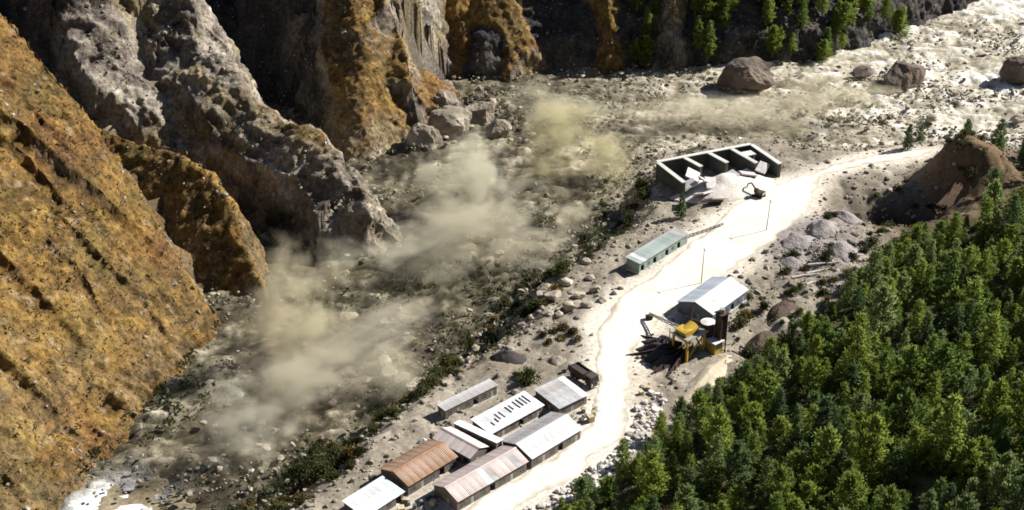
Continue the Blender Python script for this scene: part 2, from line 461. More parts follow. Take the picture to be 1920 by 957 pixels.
tag(mesh_obj('hillside', hillside_mesh('hillside', -230.04, 60, 225, 600, 0.52, True)), kind='structure')
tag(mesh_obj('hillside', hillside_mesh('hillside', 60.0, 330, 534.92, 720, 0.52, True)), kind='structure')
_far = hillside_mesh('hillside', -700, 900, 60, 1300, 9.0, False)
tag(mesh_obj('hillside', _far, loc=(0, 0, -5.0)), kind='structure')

def valley_mesh(name, x0, x1, y0, y1, st, fine):
    X, Y = grid_xy(x0, x1, y0, y1, st)
    Z, d, e = valley(X, Y)
    keep = np.ones_like(Z, bool)
    if fine: keep &= in_view(X, Y, Z)
    n1 = 0.5 + 0.5 * fbm(X, Y, s=12, seed=51, oct=5, gain=0.6)
    n2 = 0.5 + 0.5 * fbm(X, Y, s=3, seed=52, oct=3, gain=0.7)
    dust = pick([(0, (0.44, 0.38, 0.30)), (0.5, (0.62, 0.56, 0.47)), (1, (0.76, 0.71, 0.63))], np.clip(1.4 * n1 - 0.2, 0, 1))
    bank = pick([(0, (0.07, 0.06, 0.035)), (0.4, (0.20, 0.165, 0.10)), (0.65, (0.34, 0.29, 0.20)), (1, (0.58, 0.52, 0.42))], np.clip(0.5 * n1 + 0.6 * n2 - 0.05, 0, 1))
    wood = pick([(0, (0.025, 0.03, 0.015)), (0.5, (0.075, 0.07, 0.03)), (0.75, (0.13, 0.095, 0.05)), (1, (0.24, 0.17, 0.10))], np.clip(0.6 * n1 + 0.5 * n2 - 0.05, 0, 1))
    stony = pick([(0, (0.075, 0.062, 0.045)), (0.3, (0.12, 0.10, 0.07)), (0.6, (0.22, 0.19, 0.145)), (1, (0.50, 0.45, 0.37))], np.clip(0.45 * n1 + 0.75 * n2 - 0.1, 0, 1))
    rd, _, re_, _ = poly_dist(X, Y, ROAD)
    dm = np.clip(1.15 - sstep(-2, 8, rd - re_[..., 0] + 4 * fbm(X, Y, s=9, seed=53, oct=4)), 0, 1)[..., None]
    camp = (np.exp(-(((X + 6 - 0.72 * (Y - 275)) / 17) ** 2)) * sstep(300, 290, Y))[..., None] * 0.55
    dm = np.maximum(dm, camp)
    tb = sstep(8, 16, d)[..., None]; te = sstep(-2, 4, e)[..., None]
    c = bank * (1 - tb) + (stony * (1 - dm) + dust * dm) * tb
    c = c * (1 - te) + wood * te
    kn = np.exp(-(((X - 153) / 13) ** 2 + ((Y - 430) / 11) ** 2))[..., None] * 1.2
    c = c * (1 - np.clip(kn, 0, 1)) + np.array([0.30, 0.165, 0.07], np.float32) * (0.4 + 1.1 * n2[..., None]) * np.clip(kn, 0, 1)
    earth = (sstep(372, 398, Y) * sstep(-16, -2, e) * sstep(100, 118, X))[..., None] * 0.85
    c = c * (1 - earth) + pick([(0, (0.04, 0.03, 0.022)), (0.5, (0.13, 0.09, 0.055)), (1, (0.30, 0.22, 0.14))], np.clip(0.5 * n1 + 0.6 * n2 - 0.05, 0, 1)) * earth
    rv = np.clip(1.3 * np.exp(-(((X - 126) / 17) ** 2 + ((Y - 412) / 11) ** 2)), 0, 1)[..., None]  # shadow in the ravine painted into the ground colour
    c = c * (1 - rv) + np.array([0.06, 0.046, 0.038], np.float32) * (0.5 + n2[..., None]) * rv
    sc = (np.exp(-(((X - 92) / 15) ** 2 + ((Y - 385) / 17) ** 2)) * 1.3).clip(0, 1)[..., None]
    c = c * (1 - sc) + np.array([0.27, 0.235, 0.225], np.float32) * (0.35 + 1.1 * n2[..., None]) * sc
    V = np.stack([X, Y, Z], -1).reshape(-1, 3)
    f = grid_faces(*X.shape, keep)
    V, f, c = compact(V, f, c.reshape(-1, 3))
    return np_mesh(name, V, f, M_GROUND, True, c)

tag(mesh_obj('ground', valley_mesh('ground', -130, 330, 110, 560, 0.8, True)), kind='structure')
tag(mesh_obj('ground', valley_mesh('ground', -900, 1200, -500, 1300, 14.0, False), loc=(0, 0, -4.0)), kind='structure')

# ------------------------------------------------------------------ setting: flood water
def water_mat():
    m, N, L, b = new_mat('flood_water')
    at = N.new('ShaderNodeAttribute'); at.attribute_name = 'albedo'
    tc = N.new('ShaderNodeTexCoord')
    n = N.new('ShaderNodeTexNoise'); n.inputs['Scale'].default_value = 0.8; n.inputs['Detail'].default_value = 7; n.inputs['Roughness'].default_value = 0.7; n.inputs['Distortion'].default_value = 1.2
    L.new(tc.outputs['Object'], n.inputs['Vector'])
    mr = N.new('ShaderNodeMapRange'); mr.inputs['From Min'].default_value = 0.32; mr.inputs['From Max'].default_value = 0.68; mr.inputs['To Min'].default_value = 0.5; mr.inputs['To Max'].default_value = 1.5
    L.new(n.outputs['Fac'], mr.inputs[0])
    vm = N.new('ShaderNodeVectorMath'); vm.operation = 'SCALE'
    L.new(at.outputs['Color'], vm.inputs[0]); L.new(mr.outputs[0], vm.inputs['Scale'])
    L.new(vm.outputs[0], b.inputs['Base Color'])
    b.inputs['Roughness'].default_value = 0.45; b.inputs['IOR'].default_value = 1.33
    bp = N.new('ShaderNodeBump'); bp.inputs['Strength'].default_value = 0.7; bp.inputs['Distance'].default_value = 0.5
    L.new(n.outputs['Fac'], bp.inputs['Height']); L.new(bp.outputs[0], b.inputs['Normal'])
    return m

def river_mesh(x0, x1, y0, y1, st, fine):
    X, Y = grid_xy(x0, x1, y0, y1, st)
    Zv, d, e = valley(X, Y); Zm = mountain(X, Y)[0]
    fall = -11.2 + 0.012 * (Y - 400) + 0.006 * X          # the flood drops downstream
    # coordinates along and across the current
    br = np.asarray(BANK_R, np.float32); arc = np.concatenate([[0], np.cumsum(np.hypot(*np.diff(br, axis=0).T))])[:, None]
    dR, sR, e_, _ = poly_dist(X, Y, np.concatenate([br, arc], 1).astype(np.float32))
    al, ac = e_[..., 0], dR * sR
    al = al + 9 * fbm(X, Y, s=24, seed=61, oct=3); ac = ac + 7 * fbm(X, Y, s=20, seed=62, oct=4)
    streak = fbm(al / 3.4, ac, s=7, seed=60, oct=4, gain=0.6)
    wx = X + 4 * fbm(X, Y, s=11, seed=66, oct=3); wy = Y + 4 * fbm(X, Y, s=11, seed=67, oct=3)
    b1 = fbm(wx, wy * 1.3, s=13, seed=63, oct=5, ridged=True, gain=0.55)
    b2 = fbm(wx * 0.8, wy * 1.5, s=5.0, seed=64, oct=4, ridged=True, gain=0.6)
    b3 = fbm(X, Y, s=38, seed=65, oct=3)
    Z = fall + 0.35 * fbm(X, Y, s=2.6, seed=69, oct=2) + 1.7 * b1 + 1.0 * b2 + 1.0 * b3 + 0.5 * streak
    keep = (d < 9) & (Zm < 3)
    if fine: keep &= in_view(X, Y, Z)
    up = sstep(-20, 60, X) * sstep(420, 500, Y)
    fine_ = fbm(X, Y, s=2.4, seed=68, oct=2)
    t = 0.41 - 0.10 * sstep(40, -20, X) + 0.28 * b1 + 0.32 * b2 + 0.26 * b3 + 0.50 * streak + 0.22 * fine_ + 0.28 * up + 0.20 * sstep(70, 180, X)
    c = pick([(0, (0.05, 0.042, 0.026)), (0.2, (0.12, 0.105, 0.065)), (0.4, (0.24, 0.21, 0.145)), (0.62, (0.42, 0.38, 0.29)), (0.8, (0.62, 0.58, 0.49)), (1.0, (0.80, 0.78, 0.72))], np.clip(t, 0, 1))
    foam = np.clip(1.5 * np.exp(-(((X + 98) / 10) ** 2 + ((Y - 272.5) / 10) ** 2)) + 0.35 * fbm(X, Y, s=7, seed=70, oct=4), 0, 1)[..., None] * (np.hypot(X + 98, Y - 272.5) < 22)[..., None]
    c = c * (1 - foam) + np.array([0.86, 0.86, 0.85], np.float32) * foam      # white water where the flood breaks over a ledge
    V = np.stack([X, Y, Z], -1).reshape(-1, 3)
    f = grid_faces(*X.shape, keep)
    V, f, c = compact(V, f, c.reshape(-1, 3))
    return np_mesh('river', V, f, M_WATER, True, c)

M_WATER = water_mat()
tag(mesh_obj('river', river_mesh(-129, 60, 215, 570, 0.7, True)), kind='structure')
tag(mesh_obj('river', river_mesh(60, 340, 439.7, 730, 0.7, True)), kind='structure')
tag(mesh_obj('river', river_mesh(-260, 640, 100, 860, 6.0, False), loc=(0, 0, -2.2)), kind='structure')

# ------------------------------------------------------------------ setting: dusty road
def road_mesh():
    X, Y = grid_xy(-62, 236, 185, 490, 0.6)
    dd, side, e, _ = poly_dist(X, Y, ROAD)
    edge = dd - e[..., 0] - 3.4 * fbm(X, Y, s=8, seed=71, oct=5, gain=0.65)
    keep = edge < 0
    Z = valley(X, Y)[0] + 0.10 - 0.22 * sstep(-1.6, 0.4, edge)
    n = 0.5 + 0.5 * fbm(X, Y, s=6, seed=72, oct=5, gain=0.6)
    track = np.exp(-((np.abs(dd) - 1.7) / 0.5) ** 2) * 0.12
    c = pick([(0, (0.60, 0.54, 0.45)), (0.5, (0.74, 0.69, 0.60)), (1, (0.80, 0.77, 0.70))], np.clip(n * 1.3 - 0.2 + track, 0, 1))
    worn = (sstep(-2.6, -0.2, edge + 1.2 * fbm(X, Y, s=2.2, seed=73, oct=3)))[..., None]
    c = c * (1 - worn) + np.array([0.40, 0.345, 0.27], np.float32) * (0.6 + 0.7 * n[..., None]) * worn
    rut = sstep(0.35, 0.6, fbm(X * 0.8, Y, s=5, seed=74, oct=4))[..., None] * 0.35
    c = c * (1 - rut) + np.array([0.50, 0.45, 0.37], np.float32) * rut
    V = np.stack([X, Y, Z], -1).reshape(-1, 3)
    f = grid_faces(*X.shape, keep)
    V, f, c = compact(V, f, c.reshape(-1, 3))
    return np_mesh('road', V, f, M_ROAD, True, c)
M_ROAD = vcol_mat('road_dust', fine=1.2, bump=0.25, bdist=0.15, amp=0.14)
tag(mesh_obj('road', road_mesh()), kind='structure')

# ------------------------------------------------------------------ materials of things
def metal_sheet(name, a, b_, rust=None):
    return surf_mat(name, [(0.3, a), (0.7, b_)], scale=0.45, rough=0.55, bump=0.15, bump_scale=2, vary=0.11, wear=rust)
M_TIN_WHITE = metal_sheet('white_tin', (0.62, 0.64, 0.66), (0.80, 0.81, 0.82), ((0.40, 0.36, 0.32), 0.60, 0.75))
M_TIN_GREY = metal_sheet('grey_tin', (0.36, 0.37, 0.38), (0.58, 0.58, 0.59), ((0.33, 0.27, 0.23), 0.56, 0.72))
M_TIN_PINK = metal_sheet('faded_red_tin', (0.44, 0.33, 0.31), (0.56, 0.45, 0.42), ((0.62, 0.58, 0.55), 0.5, 0.7))
M_TIN_RUST = metal_sheet('rusty_tin', (0.22, 0.115, 0.06), (0.36, 0.21, 0.125), ((0.42, 0.31, 0.24), 0.5, 0.68))
M_TIN_BLUE = metal_sheet('pale_blue_tin', (0.50, 0.58, 0.66), (0.70, 0.76, 0.82), ((0.60, 0.60, 0.58), 0.6, 0.75))
M_TIN_GREEN = metal_sheet('grey_green_tin', (0.36, 0.40, 0.39), (0.52, 0.55, 0.55), ((0.30, 0.38, 0.33), 0.5, 0.7))
M_WALL = surf_mat('shed_wall_sheet', [(0.3, (0.10, 0.085, 0.075)), (0.7, (0.19, 0.165, 0.145))], scale=0.7, rough=0.8, bump=0.15, vary=0.1)
M_WALL_BLUE = surf_mat('blue_grey_wall_sheet', [(0.3, (0.09, 0.115, 0.14)), (0.7, (0.15, 0.18, 0.21))], scale=0.7, rough=0.7, bump=0.15)
M_WALL_GREEN = surf_mat('green_wall_sheet', [(0.3, (0.15, 0.21, 0.18)), (0.7, (0.26, 0.33, 0.29))], scale=0.7, rough=0.7, bump=0.15)
M_DARK = surf_mat('dark_opening', [(0.3, (0.012, 0.012, 0.012)), (0.7, (0.03, 0.028, 0.026))], scale=2, rough=0.9, bump=0)
M_GLASS = surf_mat('dull_window', [(0.3, (0.02, 0.025, 0.03)), (0.7, (0.04, 0.05, 0.055))], scale=1, rough=0.15, bump=0)
M_STEEL = surf_mat('grey_steel', [(0.3, (0.24, 0.235, 0.23)), (0.7, (0.38, 0.37, 0.36))], scale=1, rough=0.5, bump=0.1)
M_RUSTBEAM = surf_mat('brown_primed_steel', [(0.3, (0.035, 0.022, 0.02)), (0.7, (0.08, 0.048, 0.04))], scale=0.8, rough=0.75, bump=0.15)
M_YELLOW = surf_mat('yellow_plant_paint', [(0.3, (0.42, 0.27, 0.03)), (0.7, (0.58, 0.40, 0.06))], scale=0.8, rough=0.5, bump=0.1, wear=((0.16, 0.11, 0.05), 0.52, 0.68))
M_WHITEPAINT = surf_mat('dusty_white_paint', [(0.3, (0.70, 0.69, 0.66)), (0.7, (0.82, 0.81, 0.79))], scale=0.6, rough=0.5, bump=0.05)
M_CONCRETE = surf_mat('pale_concrete', [(0.25, (0.46, 0.45, 0.42)), (0.75, (0.66, 0.64, 0.60))], scale=0.35, rough=0.9, bump=0.25, vary=0.06)
M_CONC_SHADE = surf_mat('shade_dark_concrete', [(0.25, (0.05, 0.058, 0.05)), (0.75, (0.115, 0.125, 0.108))], scale=0.3, rough=0.8, bump=0.25)  # shade of the intake walls put into a darker concrete
M_TYRE = surf_mat('tyre_rubber', [(0.3, (0.02, 0.02, 0.02)), (0.7, (0.035, 0.033, 0.03))], scale=2, rough=0.9, bump=0.1)
M_TRUCK = surf_mat('dark_brown_truck_paint', [(0.3, (0.045, 0.035, 0.03)), (0.7, (0.085, 0.065, 0.055))], scale=0.9, rough=0.6, bump=0.1)
M_WOOD = surf_mat('weathered_pole', [(0.3, (0.22, 0.17, 0.11)), (0.7, (0.34, 0.28, 0.20))], scale=0.8, rough=0.9, bump=0.2)
M_LOG = surf_mat('bleached_log', [(0.3, (0.42, 0.38, 0.33)), (0.7, (0.62, 0.58, 0.52))], scale=1.5, rough=0.9, bump=0.3)
M_AGG = surf_mat('dark_aggregate', [(0.3, (0.035, 0.03, 0.032)), (0.7, (0.085, 0.075, 0.075))], scale=2.5, rough=0.95, bump=0.6, bump_scale=5, bdist=0.3)
M_BOULDER = surf_mat('pale_boulder', [(0.25, (0.24, 0.20, 0.155)), (0.5, (0.38, 0.33, 0.26)), (0.8, (0.56, 0.51, 0.43))], scale=0.5, rough=0.95, bump=0.6, bdist=0.25, vary=0.18)
M_BOULDER_DARK = surf_mat('brown_boulder', [(0.25, (0.085, 0.068, 0.06)), (0.5, (0.15, 0.12, 0.10)), (0.8, (0.25, 0.20, 0.15))], scale=0.35, rough=0.95, bump=0.6, bdist=0.3, vary=0.12)
M_RUBBLE = surf_mat('mixed_rubble', [(0.32, (0.10, 0.082, 0.065)), (0.5, (0.25, 0.215, 0.17)), (0.72, (0.50, 0.46, 0.40))], scale=0.35, rough=0.95, bump=0.3, detail=3)
M_SLAB = surf_mat('broken_slab', [(0.3, (0.40, 0.37, 0.37)), (0.7, (0.64, 0.60, 0.58))], scale=0.5, rough=0.9, bump=0.3, vary=0.15)

# ------------------------------------------------------------------ sheds
def corr_panel(w, l, ribs=4, h=0.06, name='roof_panel', mat=None):
    """one ribbed sheet, x across, y down the slope from 0 to -l"""
    n = ribs * 4
    xs = np.linspace(-w / 2 + 0.012, w / 2 - 0.012, n + 1); zs = np.array([0, h, h, 0] * ribs + [0])
    top = [(x, 0, z) for x, z in zip(xs, zs)]; bot = [(x, -l, z) for x, z in zip(xs, zs)]
    f = [(i, i + 1, n + 2 + i, n + 1 + i) for i in range(n)]
    return np_mesh(name, top + bot, [(a, d, c, b) for a, b, c, d in f], mat, False)

def slope_panels(parent, L, run, y0, z0, drop, side, mat, pw=1.9, jit=0.02, missing=()):
    """sheets side by side on one slope; side -1 falls to -y, +1 falls to +y"""
    n = max(1, round(L / pw)); w = L / n
    sl = math.hypot(run, drop); ang = math.atan2(drop, run)
    me = corr_panel(w, sl, mat=mat)
    for k in range(n):
        if k in missing: continue
        o = bpy.data.objects.new('roof_panel', me); link(o, parent)
        x = -L / 2 + (k + 0.5) * w
        if side < 0:
            o.location = (x, y0, z0 + random.uniform(0, jit)); o.rotation_euler = (ang, 0, 0)
        else:
            o.location = (x, y0, z0 + random.uniform(0, jit)); o.rotation_euler = (ang, 0, math.pi)
        o.rotation_euler[1] += random.uniform(-jit, jit) * 0.8
        if random.random() < 0.08:                      # a replaced or weathered sheet
            o.material_slots[0].link = 'OBJECT'; o.material_slots[0].material = random.choice((M_TIN_GREY, M_TIN_PINK, M_TIN_WHITE) if mat is not M_TIN_WHITE else (M_TIN_GREY, M_TIN_WHITE, M_TIN_BLUE))

def wall_with_openings(parent, a, b, h, mat, openings, thick=0.14, h2=None):
    """a wall from a to b (local xy); openings = (start, width, sill, height, kind) along it: real holes with a set-back leaf"""
    a, b = Vector((a[0], a[1], 0)), Vector((b[0], b[1], 0)); v = b - a; L = v.length; u = v / L
    rz = math.atan2(u.y, u.x); rot = Matrix.Rotation(rz, 3, 'Z')
    ctr = lambda s, z: a + u * s + Vector((0, 0, z))
    m = MB(); s0 = 0.0
    for (s, w, sill, hh, kind) in sorted(openings):
        if s > s0: m.box(ctr((s0 + s) / 2, h / 2), (s - s0, thick, h), rot)
        if sill > 0.02: m.box(ctr(s + w / 2, sill / 2), (w, thick, sill), rot)
        top = h - sill - hh
        if top > 0.02: m.box(ctr(s + w / 2, h - top / 2), (w, thick, top), rot)
        s0 = s + w
    if s0 < L: m.box(ctr((s0 + L) / 2, h / 2), (L - s0, thick, h), rot)
    wall = m.build('wall', mat, parent)
    for (s, w, sill, hh, kind) in openings:
        p = ctr(s + w / 2, sill + hh / 2)
        if kind == 'open': continue
        o = MB().box(p, (w, 0.05, hh), rot).build(kind, M_GLASS if kind == 'window' else M_STEEL, wall)
        if kind == 'window':
            f = MB().box(p, (0.06, 0.08, hh), rot).box(p, (w, 0.08, 0.06), rot)
            f.build('window_frame', M_STEEL, wall)
    return wall

def auto_openings(L, n, kind_cycle, wd=1.0, ww=1.3):
    out = []; step = L / n
    for k in range(n):
        kd = kind_cycle[k % len(kind_cycle)]; c = (k + 0.5) * step
        if kd == 'door': out.append((c - wd / 2, wd, 0.0, 2.1, 'door'))
        elif kd == 'window': out.append((c - ww / 2, ww, 1.0, 1.1, 'window'))
        elif kd == 'open': out.append((c - 0.8, 1.6, 0.0, 2.3, 'open'))
    return out

def shed(name, label, cx, cy, ang, L, W, eave, rise, roof_l, roof_r, wall, kind='gable', over=0.55, front=('window', 'door', 'window', 'open'), skip_l=(), skip_r=(), z=None, cat='shed', group='tin roofed sheds of the work camp'):
    z0 = ground_z(cx, cy) - 0.05 if z is None else z
    t = empty(name, (cx, cy, z0), R(ang))
    tag(t, label, cat, group)
    hl, hw = L / 2 - 0.3, W / 2 - over
    # floor slab
    MB().box((0, 0, 0.0), (L - 0.2, W - 2 * over + 0.3, 0.5)).build('plinth', M_CONCRETE, t)
    eh = eave - 0.12 if kind == 'gable' else eave - 0.12
    n = max(2, round(L / 3.2))
    wall_with_openings(t, (-hl, -hw), (hl, -hw), eh, wall, auto_openings(2 * hl, n, front))
    back = eh if kind == 'gable' else eh + rise * (2 * hw / W)
    wall_with_openings(t, (hl, hw), (-hl, hw), back, wall, auto_openings(2 * hl, max(2, n // 2), ('window',)))
    for sx in (-1, 1):
        m = MB(); x = sx * (hl - 0.075)
        e2 = hw - 0.075
        if kind == 'gable':
            top = eh + (rise - 0.1) * (hw / (W / 2)) - 0.08
            pts = [(x - 0.07, -e2, 0), (x - 0.07, e2, 0), (x - 0.07, e2, eh), (x - 0.07, 0, top), (x - 0.07, -e2, eh)]
        else:
            pts = [(x - 0.07, -e2, 0), (x - 0.07, e2, 0), (x - 0.07, e2, back), (x - 0.07, -e2, eh)]
        m.prism(pts, (0.14, 0, 0)); w_ = m.build('gable_wall', wall, t)
        MB().box((x + sx * 0.09, -0.2 * hw, 1.05), (0.06, 1.0, 2.1)).build('door', M_STEEL, w_)
    # roof: rafters as the part, sheets as its pieces
    m = MB()
    nr = max(3, round(L / 2.5))
    for k in range(nr + 1):
        x = -L / 2 + 0.15 + k * (L - 0.3) / nr
        if kind == 'gable':
            for s in (-1, 1): m.bar((x, s * (W / 2 - 0.1), eave - 0.07), (x, 0, eave + rise - 0.10), 0.1)
        else:
            m.bar((x, -W / 2 + 0.1, eave - 0.07), (x, W / 2 - 0.1, eave + rise - 0.08), 0.1)
    roof = m.build('roof', M_STEEL, t)
    if kind == 'gable':
        slope_panels(roof, L, W / 2, 0, eave + rise, rise, -1, roof_r, missing=skip_r)
        slope_panels(roof, L, W / 2, 0, eave + rise, rise, +1, roof_l, missing=skip_l)
        c = MB()
        for s in (-1, 1):
            c.prism([(-L / 2 - 0.05, 0, eave + rise + 0.10), (-L / 2 - 0.05, s * 0.32, eave + rise + 0.09 - 0.32 * rise / (W / 2)), (-L / 2 - 0.05, s * 0.32, eave + rise + 0.115 - 0.32 * rise / (W / 2)), (-L / 2 - 0.05, 0, eave + rise + 0.13)], (L + 0.1, 0, 0))
        c.build('ridge_cap', roof_r, roof)
    else:
        slope_panels(roof, L, W, W / 2, eave + rise, rise, -1, roof_r, missing=skip_r)
    return t

shed('tin_shed', 'long shed with faded pink roof right beside the bend of the dusty road', -7.2, 263.1, 43.5, 22.2, 9.0, 3.2, 1.7, M_TIN_PINK, M_TIN_PINK, M_WALL)
shed('tin_shed', 'rust brown gabled shed between the white shed and the pink one', -21.8, 267.3, 46.5, 16.0, 10.2, 3.2, 1.7, M_TIN_RUST, M_TIN_RUST, M_WALL)
shed('tin_shed', 'big pale grey gabled shed nearest the road bend, largest of the camp roofs', 7.2, 278.2, 44.9, 17.6, 10.6, 3.2, 1.7, M_TIN_GREY, M_TIN_WHITE, M_WALL)  # roof light painted in: white sheets on the sunward slope, grey behind
shed('tin_shed', 'white low roofed shed at the lower left end of the camp', -31.2, 254.6, 48.0, 12.6, 7.6, 2.9, 0.7, None, M_TIN_WHITE, M_WALL, kind='mono')
sF = shed('tin_shed', 'white flat roofed shed with short dark slots across its roof', -1.0, 287.6, 43.6, 18.3, 7.4, 3.0, 0.8, None, M_TIN_WHITE, M_WALL, kind='mono')
shed('tin_shed', 'squarish dusty grey shed next to the parked dark truck', 12.4, 296.6, 39.8, 10.0, 9.8, 3.1, 0.9, None, M_TIN_GREY, M_WALL, kind='mono')
shed('tin_shed', 'long narrow grey shed at the back of the camp above the flood', -11.2, 296.8, 42.0, 17.6, 3.4, 3.1, 0.35, None, M_TIN_GREY, M_WALL, kind='mono', over=0.3)
shed('tin_shed', 'small pink shed set crosswise between rust roof and slotted white roof', -12.3, 275.0, -42.0, 12.6, 6.6, 3.3, 1.3, M_TIN_PINK, M_TIN_PINK, M_WALL)
shed('tin_canopy', 'narrow bright white canopy roof beside the small crosswise pink shed', -8.2, 278.9, 142.0, 13.6, 2.6, 3.7, 0.4, None, M_TIN_WHITE, M_WALL, kind='mono', over=0.25, cat='canopy')
shed('tin_shed', 'pale blue gabled shed behind the batching plant on the open yard', 56.8, 345.6, 50.5, 18.8, 12.2, 3.6, 2.0, M_TIN_BLUE, M_TIN_WHITE, M_WALL_BLUE, cat='shed')  # sunlit slope painted white, shaded slope left blue
shed('site_office', 'long narrow grey green site office with dark doors beside the yard', 43.9, 375.2, 49.5, 25.7, 5.6, 3.4, 0.5, None, M_TIN_GREEN, M_WALL_GREEN, kind='mono', front=('open', 'window', 'open', 'door'), cat='office')

# slots (smoke vents) on the slotted roof
_roof = [c for c in sF.children if c.name.startswith('roof')][0]
for x, dy, ln in ((-6.0, -1.0, 1.4), (-4.4, -0.6, 1.6), (-3.2, 0.3, 2.4), (-1.9, 0.2, 2.6), (0.6, 0.6, 2.6), (1.8, 0.8, 2.0), (3.6, 0.8, 3.0), (4.8, 0.9, 3.0), (6.0, 0.9, 3.2), (7.2, 1.0, 3.2)):
    a = math.atan2(0.8, 7.4)
    MB().box((x, dy, 3.0 + 0.8 * (dy + 3.7) / 7.4 + 0.10), (0.34, ln, 0.12), Matrix.Rotation(a, 3, 'X')).build('roof_vent', M_DARK, _roof)

# ------------------------------------------------------------------ wrecked barrage intake
def barrage():
    cx, cy, ang, L, W, H = 69.5, 432.6, 23.9, 37.0, 18.2, 13.0
    zt = 5.0
    t = empty('intake_structure', (cx, cy, zt - H), R(ang))
    tag(t, 'roofless concrete intake building of open bays beside the flood', 'intake building')
    th = 1.0
    def wall(name, a, b, top, bot=0.0, mat=M_CONC_SHADE):
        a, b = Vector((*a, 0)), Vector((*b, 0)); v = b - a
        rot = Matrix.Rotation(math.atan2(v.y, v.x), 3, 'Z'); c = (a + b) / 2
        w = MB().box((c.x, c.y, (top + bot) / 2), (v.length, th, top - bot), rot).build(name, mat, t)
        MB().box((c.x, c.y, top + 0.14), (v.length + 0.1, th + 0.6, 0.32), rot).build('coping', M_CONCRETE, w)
        return w
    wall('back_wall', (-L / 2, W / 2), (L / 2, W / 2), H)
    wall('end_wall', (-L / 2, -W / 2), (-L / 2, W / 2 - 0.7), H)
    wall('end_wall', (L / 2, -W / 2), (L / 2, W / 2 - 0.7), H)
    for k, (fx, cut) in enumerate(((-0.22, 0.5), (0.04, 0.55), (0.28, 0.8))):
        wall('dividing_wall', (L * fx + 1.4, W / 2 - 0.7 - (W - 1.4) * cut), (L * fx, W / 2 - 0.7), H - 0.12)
    MB().box((0, 0.2, H - 8.2), (L - 1.2, W - 1.6, 0.6)).build('floor_slab', M_CONC_SHADE, t)
    MB().box((0, -W / 2 + 0.2, H - 9.0), (L - 1.2, 0.9, 2.0)).build('sill_wall', M_CONCRETE, t)
    # a gantry frame left standing in the last bay
    g = MB()
    for dx in (0, 3.0):
        for dy in (0, 2.6): g.box((L * 0.33 + dx, W / 2 - 7.5 + dy, H - 4.0), (0.4, 0.4, 7.6))
    g.build('gate_frame', M_CONCRETE, t)
    g = MB(); g.box((L * 0.33 + 1.5, W / 2 - 6.2, H - 0.1), (4.0, 3.6, 0.35)); g.build('gate_platform', M_CONCRETE, t)
    return t
barrage()

# ------------------------------------------------------------------ batching plant
HUB = Vector((47.2, 321.0, ground_z(47.2, 321.0)))
for k, (a, ln, h) in enumerate(((128, 9, 2.2), (146, 14.5, 2.6), (166, 12, 2.8), (187, 17, 2.8), (207, 12, 2.8), (226, 15.5, 2.6), (241, 13.5, 2.4))):
    names = ['first', 'second', 'third', 'fourth', 'fifth', 'sixth', 'seventh']
    d = Vector((math.cos(R(a)), math.sin(R(a)), 0)); n = Vector((-d.y, d.x, 0)) * 0.15
    p0, p1 = d * 2.4, d * ln
    t = empty('aggregate_partition', HUB, 0)
    tag(t, f'dark steel partition wall of the aggregate star, {names[k]} from the pale blue shed', 'partition wall', 'fan of partition walls round the batching plant hub')
    z0 = -0.6
    sh = MB(); sh.prism([p0 - n + Vector((0, 0, z0)), p1 - n + Vector((0, 0, z0)), p1 - n + Vector((0, 0, 0.7)), p0 - n + Vector((0, 0, h))], 2 * n)
    sh.build('wall_sheet', M_RUSTBEAM, t)
    for q in range(4):
        f = 0.12 + q * 0.25; p = p0.lerp(p1, f); hh = h + (0.7 - h) * f
        MB().box(p + n * 1.9 + Vector((0, 0, hh / 2 - 0.3)), (0.2, 0.2, hh + 0.5), Matrix.Rotation(R(a), 3, 'Z')).build('buttress', M_RUSTBEAM, t)

def heap(name, label, cat, c, rx, ry, h, mat, seed, rz=0.0, group=None):
    """a loose heap: lumpy cone sunk a little into the ground"""
    nr, na = 9, 26
    th = np.linspace(0, 2 * np.pi, na, endpoint=False); v = [(0, 0, h)]
    for i in range(1, nr + 1):
        f = i / nr
        x, y = np.cos(th) * f, np.sin(th) * f
        k = 1 + 0.22 * noise(x * 3 + seed, y * 3, s=1.0, seed=seed)
        z = h * (1 - f ** 1.1) * (1 + 0.25 * noise(x * 4, y * 4 + seed, s=1.0, seed=seed + 1)) - 0.5 * f ** 4
        v += list(zip(x * rx * k, y * ry * k, z))
    f = [(0, 1 + j, 1 + (j + 1) % na, 1 + (j + 1) % na) for j in range(na)]
    tri = [(0, 1 + j, 1 + (j + 1) % na) for j in range(na)]
    quads = []
    for i in range(nr - 1):
        for j in range(na):
            a, b = 1 + i * na + j, 1 + i * na + (j + 1) % na
            quads.append((a, a + na, b + na)); quads.append((a, b + na, b))
    me = np_mesh(name, v, tri + quads, mat, True)
    o = mesh_obj(name, me, loc=(c[0], c[1], ground_z(c[0], c[1]) - 0.1), rot=(0, 0, rz))
    return tag(o, label, cat, group)

for k, (a, r_, s_) in enumerate(((156, 8.0, 3.6), (177, 8.5, 3.8), (197, 8.5, 3.8), (217, 8.0, 3.6))):
    c = HUB + Vector((math.cos(R(a)), math.sin(R(a)), 0)) * r_
    nm = ['between second and third partition', 'between third and fourth partition', 'between fourth and fifth partition', 'between fifth and sixth partition'][k]
    heap('aggregate_heap', f'dark aggregate heap {nm} walls of the star', 'aggregate heap', c, s_ * 1.7, s_ * 0.72, 2.6, M_AGG, 100 + k, R(a), 'aggregate heaps in the star')

